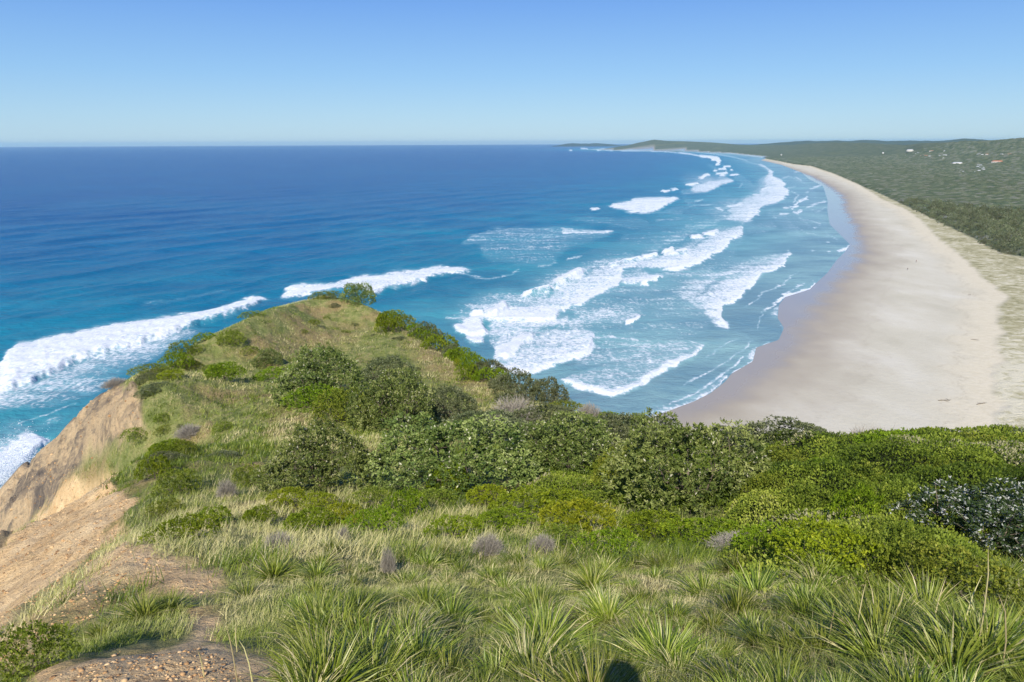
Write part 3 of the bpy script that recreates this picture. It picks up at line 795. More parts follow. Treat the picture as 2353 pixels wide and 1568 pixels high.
dryd = line_side(lx, ly, dry3)
wn_ = (fbm(lx / 14, ly / 14, 63, 4) - 0.5)
nL = NT('coast_ground')
pos = nL.pos()
wet, film, dry, veg, gone = nL.attr('wet'), nL.attr('film'), nL.attr('dune'), nL.attr('veg'), nL.attr('pasture')
s1 = nL.noise(0.035, 6, 0.6, nL.mul(pos, (1.0, 0.5, 1.0)))
s2 = nL.noise(0.4, 6, 0.7, pos)
sand = nL.ramp(s1, [(0.3, lin(180, 176, 158)), (0.5, lin(190, 186, 169)), (0.7, lin(198, 195, 181))])
pale = nL.ramp(s2, [(0.35, lin(194, 186, 162)), (0.65, lin(206, 199, 178))])
palef = nL.attr('pale')
sand = nL.mix(palef, sand, pale)
sand = nL.mix(nL.rng_(s2, 0.58, 0.7, 0, 0.3), sand, lin(158, 144, 120))
wetc = nL.mix(s1, lin(148, 138, 121), lin(160, 150, 132))
wrk = nL.attr('wrack')
sand = nL.mix(nL.math('MULTIPLY', wrk, nL.rng_(nL.noise(1.2, 5, 0.7, pos), 0.45, 0.65, 0, 0.4)), sand, lin(128, 116, 94))
sand = nL.mix(nL.rng_(nL.noise(1.9, 3, 0.55, pos, 0.8), 0.60, 0.72, 0, 0.22), sand, lin(140, 130, 110))
sand = nL.mix(wet, sand, wetc)
dn = nL.noise(0.22, 8, 0.72, nL.mul(pos, (0.8, 0.9, 1.0)), 0.6)
dn2 = nL.noise(0.035, 3, 0.5, pos)
near = nL.attr('near')
dune = nL.ramp(nL.math('ADD', nL.math('MULTIPLY_ADD', near, 0.13, dn), nL.math('MULTIPLY_ADD', dn2, 0.3, -0.15)), [(0.34, lin(124, 124, 88)), (0.45, lin(156, 151, 118)), (0.54, lin(176, 171, 141)), (0.64, lin(200, 195, 172))])
sand = nL.mix(dry, sand, dune)
fl = nL.ramp(nL.noise(0.02, 7, 0.7, pos), [(0.35, (0.05, 0.075, 0.045, 1)), (0.5, (0.095, 0.12, 0.07, 1)), (0.68, (0.16, 0.17, 0.11, 1))])  # bush lightened and greyed in its colour to stand for distance haze
fl = nL.mix(nL.rng_(nL.noise(0.0035, 3, 0.5, pos), 0.62, 0.68, 0, 0.5), fl, (0.16, 0.17, 0.07, 1))
fl = nL.mix(gone, fl, (0.24, 0.25, 0.10, 1))
c = nL.mix(veg, sand, fl)
rough = nL.math('SUBTRACT', 0.95, nL.math('ADD', nL.math('MULTIPLY', wet, 0.35), nL.math('MULTIPLY', film, 0.52)))
spec = nL.math('MULTIPLY_ADD', film, 0.55, nL.math('MULTIPLY_ADD', wet, 0.25, 0.05))
bs = nL.math('MULTIPLY', nL.math('SUBTRACT', 1.0, nL.math('MAXIMUM', film, wet)), 0.6)
b = nL.bump(nL.math('ADD', s2, nL.math('MULTIPLY', dn, nL.math('MULTIPLY', dry, 3.0))), bs, 0.5)
m_land = nL.done(nL.pbr(c, rough, spec, b))
pxl, pyl = proj(np.stack([lx, ly, lz], -1))
a_wet = sstep(40, -14, wetd + wn_ * 22)
a_film = sstep(6, -16, wetd + wn_ * 14) * (0.72 + 0.28 * sstep(300, 520, lr_))
a_pale = sstep(-26, -4, dryd + wn_ * 16)
a_dune = sstep(-1.5, 3, dryd + wn_ * 9)
a_veg = sstep(0, 6, vegd + wn_ * 8)
# cleared paddocks on the ridge to the right
PAST = [z8((1780,130),(2000,125),(2352,112),(2500,110),(2500,135),(2100,140),(1850,162))]
a_past = np.maximum.reduce([pmask(pxl + wn_ * 10, pyl + wn_ * 5, q, 2) for q in PAST]) * (lr_ > 2500)
me = mk_mesh('coast', np.stack([lx, ly, lz], -1).reshape(-1, 3), grid_faces(len(LRr), len(LA)), m_land,
             {'wrack': (np.maximum(sstep(2.2, .3, np.abs(dryd + 15 + wn_ * 26)), .7 * sstep(1.6, .2, np.abs(wetd - 24 + wn_ * 20)))).ravel(), 'near': sstep(430, 330, lr_).ravel(), 'wet': a_wet.ravel(), 'film': a_film.ravel(), 'pale': a_pale.ravel(), 'dune': a_dune.ravel(), 'veg': a_veg.ravel(), 'pasture': a_past.ravel()}, smooth=True)
mk_obj('beach', me, kind='structure')

# far blue headland behind the bay's end
az1 = np.radians(np.linspace(0, 0, 1))
fa = np.linspace(az_of(1262), az_of(1420), 90); fr = np.linspace(17800, 21000, 10)
ga, gr2 = np.meshgrid(fa, fr)
prof = np.interp(ga, [az_of(v) for v in (1262, 1290, 1305, 1330, 1360, 1390, 1420)], [0, 60, 82, 70, 80, 50, 0])
hz = prof * np.sin(np.clip((gr2 - 17800) / 3200, 0, 1) * math.pi) ** 0.7 + (fbm(ga * 300, gr2 / 800, 71, 3) - 0.5) * 14 - 5
m_far = NT('far_bush'); m_far = m_far.done(m_far.pbr((0.05, 0.07, 0.05, 1), 1.0, 0.0))
mk_obj('distant_hills', mk_mesh('distant_hills', np.stack([gr2 * np.sin(ga), gr2 * np.cos(ga), hz], -1).reshape(-1, 3), grid_faces(10, 90), m_far, smooth=True), kind='structure')

fa = np.linspace(az_of(1600), az_of(3400), 160); fr = np.linspace(12500, 15500, 12)
ga, gr2 = np.meshgrid(fa, fr)
hz = (112 + (fbm(ga * 40, ga * 0, 73, 4) - .5) * 60) * np.sin(np.clip((gr2 - 12400) / 3200, 0, 1) * math.pi) ** 0.5 * sstep(az_of(1600), az_of(1850), ga)
mk_obj('back_range', mk_mesh('back_range', np.stack([gr2 * np.sin(ga), gr2 * np.cos(ga), hz], -1).reshape(-1, 3), grid_faces(12, 160), m_far, smooth=True), kind='structure')

# ---------------------------------------------------------------- the woodland mass
WA = np.radians(np.concatenate([np.arange(14.0, 42, 0.10), np.arange(42, 70, 1.0)]))
wph = np.radians(np.concatenate([np.arange(12.5, 6, -0.035), np.arange(6, 1.2, -0.014)]))
WR = EYE / np.tan(wph)
wa, wr = np.meshgrid(WA, WR)
# jitter inside the grid so that no rows show
wx, wy = wr * np.sin(wa), wr * np.cos(wa)
wveg = line_side(wx, wy, veg3); winl = line_side(wx, wy, beach_line)
d1, id1 = worley(wx / 12.0, wy / 12.0, 81); d2, id2 = worley(wx / 30.0, wy / 30.0, 85)
edge = sstep(2, 14, wveg + (fbm(wx / 12, wy / 12, 86, 3) - 0.5) * 16)
wfront = 0.45 + 0.55 * sstep(60, 260, wveg)
canopy = wfront * (2.6 + 6.0 * (1 - d1 ** 2 * 1.5) + 3.5 * (1 - d2) + (fbm(wx / 2.6, wy / 2.6, 88, 3) - 0.5) * 2.2 + 3 * fbm(wx / 120, wy / 120, 87, 3))
wz = land_z(wx, wy, winl) + canopy * edge * 0.85 - 0.5
nW = NT('woodland_canopy')
pos = nW.pos()
k1, k2 = nW.attr('tint'), nW.attr('tint2')
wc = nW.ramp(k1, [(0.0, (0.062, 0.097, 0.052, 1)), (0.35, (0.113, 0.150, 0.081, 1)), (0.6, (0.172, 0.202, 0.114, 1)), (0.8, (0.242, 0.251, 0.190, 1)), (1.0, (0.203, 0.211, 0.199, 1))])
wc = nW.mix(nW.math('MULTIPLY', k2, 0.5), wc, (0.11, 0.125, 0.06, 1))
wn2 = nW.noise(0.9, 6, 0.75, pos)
wc = nW.mix(nW.rng_(wn2, 0.3, 0.55, 0.75, 0), wc, (0.022, 0.032, 0.018, 1))  # shade of the canopy gaps painted in as dark noise
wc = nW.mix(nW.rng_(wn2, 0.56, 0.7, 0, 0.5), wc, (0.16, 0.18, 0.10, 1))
m_wood = nW.done(nW.pbr(wc, 0.9, 0.1, nW.bump(wn2, 1.0, 1.6)))
fq = grid_faces(len(WR), len(WA))
kf = ((wveg > 1.5)).ravel()[fq].all(1)
fq = fq[kf]; used = np.zeros(wx.size, bool); used[fq.ravel()] = True; rm = np.cumsum(used) - 1
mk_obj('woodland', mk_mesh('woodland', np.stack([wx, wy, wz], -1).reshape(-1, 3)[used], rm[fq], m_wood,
       {'tint': ((0.02 + 0.95 * id1) * (1 - .35 * sstep(.35, .7, d1))).ravel()[used], 'tint2': id2.ravel()[used]}, smooth=True), kind='stuff', label='grey green coastal woodland spreading inland behind the beach', cat='woodland')  # tint lowered between crown domes, gap shade put into the colour

# ================================================================ LEAF AND BRANCH GEOMETRY
def unit(v): return v / np.maximum(np.linalg.norm(v, axis=-1, keepdims=True), 1e-9)

def leaves(C, D, L, W, up_bias=0.0, rg=rng):
    """diamond shaped leaves: C base points, D directions, L lengths, W widths"""
    n = len(C)
    D = unit(D)
    rnd = rg.normal(size=(n, 3)); rnd[:, 2] += up_bias
    S = unit(np.cross(D, rnd)); N = unit(np.cross(S, D))
    L = np.broadcast_to(L, n)[:, None]; W = np.broadcast_to(W, n)[:, None]
    a = C; b = C + D * L * 0.55 + S * W * 0.5 + N * L * 0.06; c = C + D * L - N * L * 0.08; d = C + D * L * 0.55 - S * W * 0.5 + N * L * 0.06
    V = np.stack([a, b, c, d], 1).reshape(-1, 3)
    F = np.arange(4 * n).reshape(n, 4)
    return V, F

def sphere_dirs(n, zmin=-0.2, rg=rng):
    z = rg.uniform(zmin, 1, n); a = rg.uniform(0, 2 * math.pi, n); r = np.sqrt(1 - z * z)
    return np.stack([r * np.cos(a), r * np.sin(a), z], -1)

def tube(P, rad, sides=5):
    """tapered tube along points P with radii rad"""
    P = np.asarray(P, float); n = len(P)
    T = unit(np.gradient(P, axis=0)); ref = np.array([0.3, 0.9, 0.2])
    X = unit(np.cross(T, ref)); Y = np.cross(T, X)
    a = np.arange(sides) / sides * 2 * math.pi
    V = (P[:, None] + np.asarray(rad)[:, None, None] * (np.cos(a)[None, :, None] * X[:, None] + np.sin(a)[None, :, None] * Y[:, None])).reshape(-1, 3)
    i = np.arange(n - 1)[:, None] * sides; j = np.arange(sides)[None, :]; k = (j + 1) % sides
    F = np.stack([i + j, i + k, i + k + sides, i + j + sides], -1).reshape(-1, 4)
    return V, F

def join(parts):
    V, F, o = [], [], 0
    for v, f in parts:
        V.append(v); F.append(f + o); o += len(v)
    return np.concatenate(V), np.concatenate(F)

def crown_mesh(name, mat, seed, lobes=22, ros=90, per=7, leaf=0.05, width=0.022, flat=0.75, lobe_r=(0.24, 0.40), silver=0.0, tall=1.0, base=0.02, open_=0.0):
    """unit crown: about 1 across (radius .5), height about .5*tall+; built of leaf rosettes on overlapping lobes"""
    rg = np.random.default_rng(seed)
    cd = sphere_dirs(lobes, -0.25, rg)
    Ls = rg.uniform(*lobe_r, lobes)
    lop = 1 + 0.16 * np.sin(np.arctan2(cd[:, 1], cd[:, 0]) * 2 + rg.uniform(0, 6)) + 0.12 * np.sin(np.arctan2(cd[:, 1], cd[:, 0]) * 3 + rg.uniform(0, 6)) + rg.normal(0, .10, lobes)
    Cc = cd * ((0.5 - Ls * 0.75) * lop)[:, None] * np.array([1, 1, tall]); Cc[:, 2] = np.maximum(Cc[:, 2] + 0.12, base + Ls * 0.35)
    V, F, T, o = [], [], [], 0
    for k in range(lobes):
        m = int(ros * (Ls[k] / 0.32) ** 2)
        dr_ = sphere_dirs(m, -0.5, rg)
        bumpy = 1 + 0.16 * np.sin(dr_ @ rg.normal(size=3) * 7) + rg.normal(size=m) * 0.07
        cc = Cc[k] + dr_ * (Ls[k] * bumpy)[:, None] * np.array([1, 1, flat])
        # drop rosettes buried inside other lobes
        q = np.linalg.norm((cc[:, None] - Cc[None]) / (Ls[None, :, None] * np.array([1, 1, flat])), axis=-1)
        q[:, k] = 9
        ok = (q.min(1) > 0.82) & (cc[:, 2] > base)
        if open_: ok &= rg.random(m) > open_
        cc = cc[ok]; dn_ = unit(dr_[ok] + np.array([0, 0, 0.45])); m = len(cc)
        if m == 0: continue
        ctone = rg.normal(0, 0.13) + np.repeat(rg.normal(0, 0.10, m), per)
        base_p = np.repeat(cc, per, 0); dd = unit(np.repeat(dn_, per, 0) * 0.75 + rg.normal(size=(m * per, 3)) * 0.62)
        v, f = leaves(base_p + rg.normal(size=base_p.shape) * leaf * 0.2, dd, leaf * rg.uniform(0.7, 1.25, m * per), width * rg.uniform(0.8, 1.2, m * per), 0.8, rg)
        t = np.clip(0.45 + ctone + rg.normal(0, 0.08, m * per), 0, 0.88)
        if silver:
            t = np.where(rg.random(m * per) < silver * (0.3 + 1.4 * (np.repeat(cc[:, 2], per) > 0.28)), rg.uniform(0.92, 1, m * per), t)
        V.append(v); F.append(f + o); o += len(v); T.append(np.repeat(t, 4))
    return mk_mesh(name, np.concatenate(V), np.concatenate(F), mat, {'tint': np.concatenate(T)})

def limbs_mesh(name, mat, seed, n=7, h=0.42, spread=0.34, r0=0.018, twigs=5):
    rg = np.random.default_rng(seed); parts = []
    trunk_h = 0.10
    parts.append(tube([(0, 0, -0.08), (0.01, 0, 0.03), (0.0, 0.01, trunk_h)], [r0 * 1.5, r0 * 1.2, r0], 6))
    for k in range(n):
        a = k / n * 2 * math.pi + rg.uniform(-.3, .3); s = spread * rg.uniform(0.6, 1.1); hh_ = h * rg.uniform(0.6, 1.05)
        tip = np.array([math.cos(a) * s, math.sin(a) * s, hh_]); p0 = np.array([0, 0, trunk_h * rg.uniform(.2, 1)])
        mid = p0 * .5 + tip * .5 + np.array([math.cos(a), math.sin(a), -0.6]) * 0.06
        parts.append(tube([p0, mid, tip], [r0 * .7, r0 * .45, r0 * .15], 5))
        for q in range(twigs):
            u = rg.uniform(.35, .95); b0 = mid * (1 - u) + tip * u if u > .5 else p0 * (1 - u) + mid * u
            b1 = b0 + rg.normal(size=3) * 0.10 + np.array([0, 0, 0.07])
            parts.append(tube([b0, b0 * .5 + b1 * .5 + rg.normal(size=3) * .012, b1], [r0 * .22, r0 * .15, r0 * .06], 4))
    V, F = join(parts)
    return mk_mesh(name, V, F, mat)

def twig_mesh(name, mat, seed, n=260, h=0.45, leafy=0):
    """bare twiggy dome about 1 across"""
    rg = np.random.default_rng(seed); V, F, o = [], [], 0; T = []
    base_n = 14
    for k in range(base_n):
        a = rg.uniform(0, 6.28); s = rg.uniform(0, .3)
        v, f = tube([(0, 0, -.02), (math.cos(a) * s * .5, math.sin(a) * s * .5, h * .35), (math.cos(a) * s, math.sin(a) * s, h * .7)], [.014, .009, .005], 4)
        V.append(v); F.append(f + o); o += len(v)
    dirs = sphere_dirs(n, 0.0, rg)
    cen = dirs * np.array([.44, .44, h * .95]) * rg.uniform(.35, .9, n)[:, None] + [0, 0, 0.03]
    for j in range(7):
        dd = unit(dirs + rg.normal(size=(n, 3)) * .55 + [0, 0, .3]); L = rg.uniform(.06, .16, n)
        S = unit(np.cross(dd, rg.normal(size=(n, 3)))) * .0034
        p = cen + rg.normal(size=(n, 3)) * .03; q = p + dd * L[:, None]
        v = np.stack([p - S, p + S, q + S * .4, q - S * .4], 1).reshape(-1, 3)
        V.append(v); F.append(np.arange(4 * n).reshape(n, 4) + o); o += len(v)
    V = np.concatenate(V); F = np.concatenate(F)
    return mk_mesh(name, V, F, mat, {'tint': rg.random(len(V))})

def tussock_mesh(name, mat, seed, n=240, length=0.95, width=0.013, droop=1.0, dry=0.14, spread=0.10, segs=4):
    rg = np.random.default_rng(seed)
    a = rg.uniform(0, 6.283, n); rb = np.sqrt(rg.random(n)) * spread
    base = np.stack([np.cos(a) * rb, np.sin(a) * rb, np.full(n, -0.05)], -1)
    tilt = np.clip(rg.normal(0.78, 0.42, n), 0.03, 1.5)
    a2 = a + rg.normal(0, .5, n)
    L = length * rg.uniform(.55, 1.1, n); isd = rg.random(n) < dry
    tilt = np.where(isd, tilt + .45, tilt)
    side = np.stack([-np.sin(a2), np.cos(a2), np.zeros(n)], -1); side = unit(side + rg.normal(size=(n, 3)) * .35)
    P = base.copy(); pts = []; w = width * rg.uniform(.7, 1.25, n)
    for s in range(segs + 1):
        u = s / segs
        ww = w * (1.0 if u < .01 else (1.05 - .0 * u) if u < .55 else max(0.06, 1.05 - (u - .5) * 2.0))
        pts.append(np.stack([P - side * ww[:, None] * .5, P + side * ww[:, None] * .5], 1))
        th = tilt + droop * u * u * rg.uniform(.5, 1.2, n) * 1.1
        dd = np.stack([np.cos(a2) * np.sin(th), np.sin(a2) * np.sin(th), np.cos(th)], -1)
        P = P + dd * (L / segs)[:, None]
    V = np.stack(pts, 1)      # n, segs+1, 2, 3
    idx = np.arange(n)[:, None] * (segs + 1) * 2 + np.arange(segs)[None] * 2
    F = np.stack([idx, idx + 1, idx + 3, idx + 2], -1).reshape(-1, 4)
    t = np.where(isd, rg.uniform(.8, 1, n), rg.uniform(.05, .62, n))
    T = np.repeat(t, (segs + 1) * 2)
    return mk_mesh(name, V.reshape(-1, 3), F, mat, {'tint': T})

m_bark = plain('grey_bark', (0.16, 0.13, 0.10, 1), .95, .1, 9.0, .4)
m_banksia = leaf_mat('banksia_leaves', [(0.0, (0.055, 0.096, 0.020, 1)), (0.35, (0.128, 0.180, 0.042, 1)), (0.62, (0.238, 0.294, 0.079, 1)), (0.86, (0.390, 0.432, 0.165, 1)), (0.93, (0.488, 0.492, 0.330, 1)), (1.0, (0.586, 0.576, 0.418, 1))])
m_olive = leaf_mat('olive_leaves', [(0.0, (0.059, 0.076, 0.032, 1)), (0.4, (0.124, 0.146, 0.063, 1)), (0.7, (0.200, 0.221, 0.108, 1)), (0.9, (0.302, 0.313, 0.184, 1)), (1.0, (0.432, 0.432, 0.324, 1))])
m_bright = leaf_mat('bright_leaves', [(0.0, (0.055, 0.095, 0.004, 1)), (0.4, (0.14, 0.215, 0.008, 1)), (0.7, (0.25, 0.34, 0.018, 1)), (0.9, (0.38, 0.44, 0.04, 1)), (1.0, (0.50, 0.50, 0.12, 1))], trans=0.3)
m_yellow = leaf_mat('yellow_green_leaves', [(0.0, (0.110, 0.143, 0.004, 1)), (0.5, (0.242, 0.297, 0.011, 1)), (0.9, (0.440, 0.462, 0.033, 1)), (0.94, (0.330, 0.110, 0.044, 1)), (1.0, (0.462, 0.176, 0.066, 1))], trans=0.3)
m_scrub = leaf_mat('scrub_leaves', [(0.0, (0.046, 0.074, 0.007, 1)), (0.4, (0.144, 0.193, 0.018, 1)), (0.7, (0.270, 0.319, 0.038, 1)), (0.92, (0.402, 0.414, 0.072, 1)), (1.0, (0.345, 0.325, 0.180, 1))], trans=0.28)
m_twig = plain('dead_twigs', (0.30, 0.275, 0.235, 1), .95, .05, 4, .35)
m_silver = leaf_mat('silver_backed_leaves', [(0.0, (0.016, 0.034, 0.010, 1)), (0.4, (0.035, 0.062, 0.018, 1)), (0.7, (0.075, 0.11, 0.04, 1)), (0.88, (0.15, 0.17, 0.09, 1)), (0.93, (0.38, 0.40, 0.36, 1)), (1.0, (0.55, 0.57, 0.54, 1))])
m_blade = leaf_mat('grass_blades', [(0.0, (0.031, 0.060, 0.006, 1)), (0.3, (0.161, 0.216, 0.017, 1)), (0.50, (0.302, 0.346, 0.051, 1)), (0.68, (0.416, 0.421, 0.162, 1)), (0.84, (0.562, 0.497, 0.230, 1)), (1.0, (0.707, 0.626, 0.340, 1))], rough=.42, trans=.30, var=.5, spec=.38)

# ================================================================ SHRUBS
NB = 3
LIB = {
 'banksia': ([crown_mesh('banksia_crown', m_banksia, 100 + k, 72, 420, 8, .029, .0125, .85, (.085, .20), silver=.025) for k in range(NB)], 'trunk', [limbs_mesh('limbs', m_bark, 5 + k) for k in range(2)]),
 'olive': ([crown_mesh('olive_crown', m_olive, 200 + k, 66, 380, 8, .030, .0130, .85, (.09, .20), silver=.02) for k in range(NB)], 'trunk', [limbs_mesh('limbs', m_bark, 15 + k) for k in range(2)]),
 'silver': ([crown_mesh('silver_crown', m_silver, 300 + k, 60, 400, 8, .030, .012, .85, (.09, .20), silver=.13) for k in range(1)], 'trunk', [limbs_mesh('limbs', m_bark, 25)]),
 'bright': ([crown_mesh('bright_foliage', m_bright, 400 + k, 50, 220, 6, .032, .019, .65, (.09, .20), tall=.55, base=.0) for k in range(NB)], 'stem', [limbs_mesh('stems', m_bark, 35, 8, .2, .4, .012)]),
 'yellow': ([crown_mesh('yellow_foliage', m_yellow, 500 + k, 50, 220, 6, .032, .019, .65, (.09, .20), tall=.55, base=.0) for k in range(2)], 'stem', [limbs_mesh('stems', m_bark, 36, 8, .2, .4, .012)]),
 'scrub': ([crown_mesh('scrub_foliage', m_scrub, 600 + k, 52, 240, 6, .030, .016, .7, (.09, .20), tall=.7, base=.0) for k in range(NB)], 'stem', [limbs_mesh('stems', m_bark, 37, 8, .25, .38, .014)]),
 'twig': ([twig_mesh('bare_twigs', m_twig, 700 + k, 420) for k in range(2)], 'stem', [limbs_mesh('stems', m_twig, 38, 8, .3, .36, .008, 3)]),
}
NAMES = {'banksia': 'banksia_tree', 'olive': 'coastal_tree', 'silver': 'banksia_tree', 'bright': 'low_shrub', 'yellow': 'low_shrub', 'scrub': 'dense_shrub', 'twig': 'dry_bush'}
CATS = {'banksia': 'tree', 'olive': 'tree', 'silver': 'tree', 'bright': 'shrub', 'yellow': 'shrub', 'scrub': 'shrub', 'twig': 'dry bush'}
HNAT = {'banksia': .62, 'olive': .62, 'silver': .62, 'bright': .34, 'yellow': .34, 'scrub': .42, 'twig': .45}
cnt = {}
def shrub(kind, loc, w, h, label, group=None, rz=None, deep=None):
    cr, pn, lm = LIB[kind]; k = cnt.get(kind, 0); cnt[kind] = k + 1
    root = tag(link(bpy.data.objects.new(NAMES[kind], None)), label, CATS[kind], group)
    root.location = loc
    root.rotation_euler = (0, 0, rz if rz is not None else (k * 2.4) % 6.28)
    sz = h / HNAT[kind]
    root.scale = (w, deep or w, sz)
    a = link(bpy.data.objects.new('crown' if pn == 'trunk' else 'foliage', cr[k % len(cr)]), root)
    b = link(bpy.data.objects.new(pn, lm[k % len(lm)]), root)
    return root

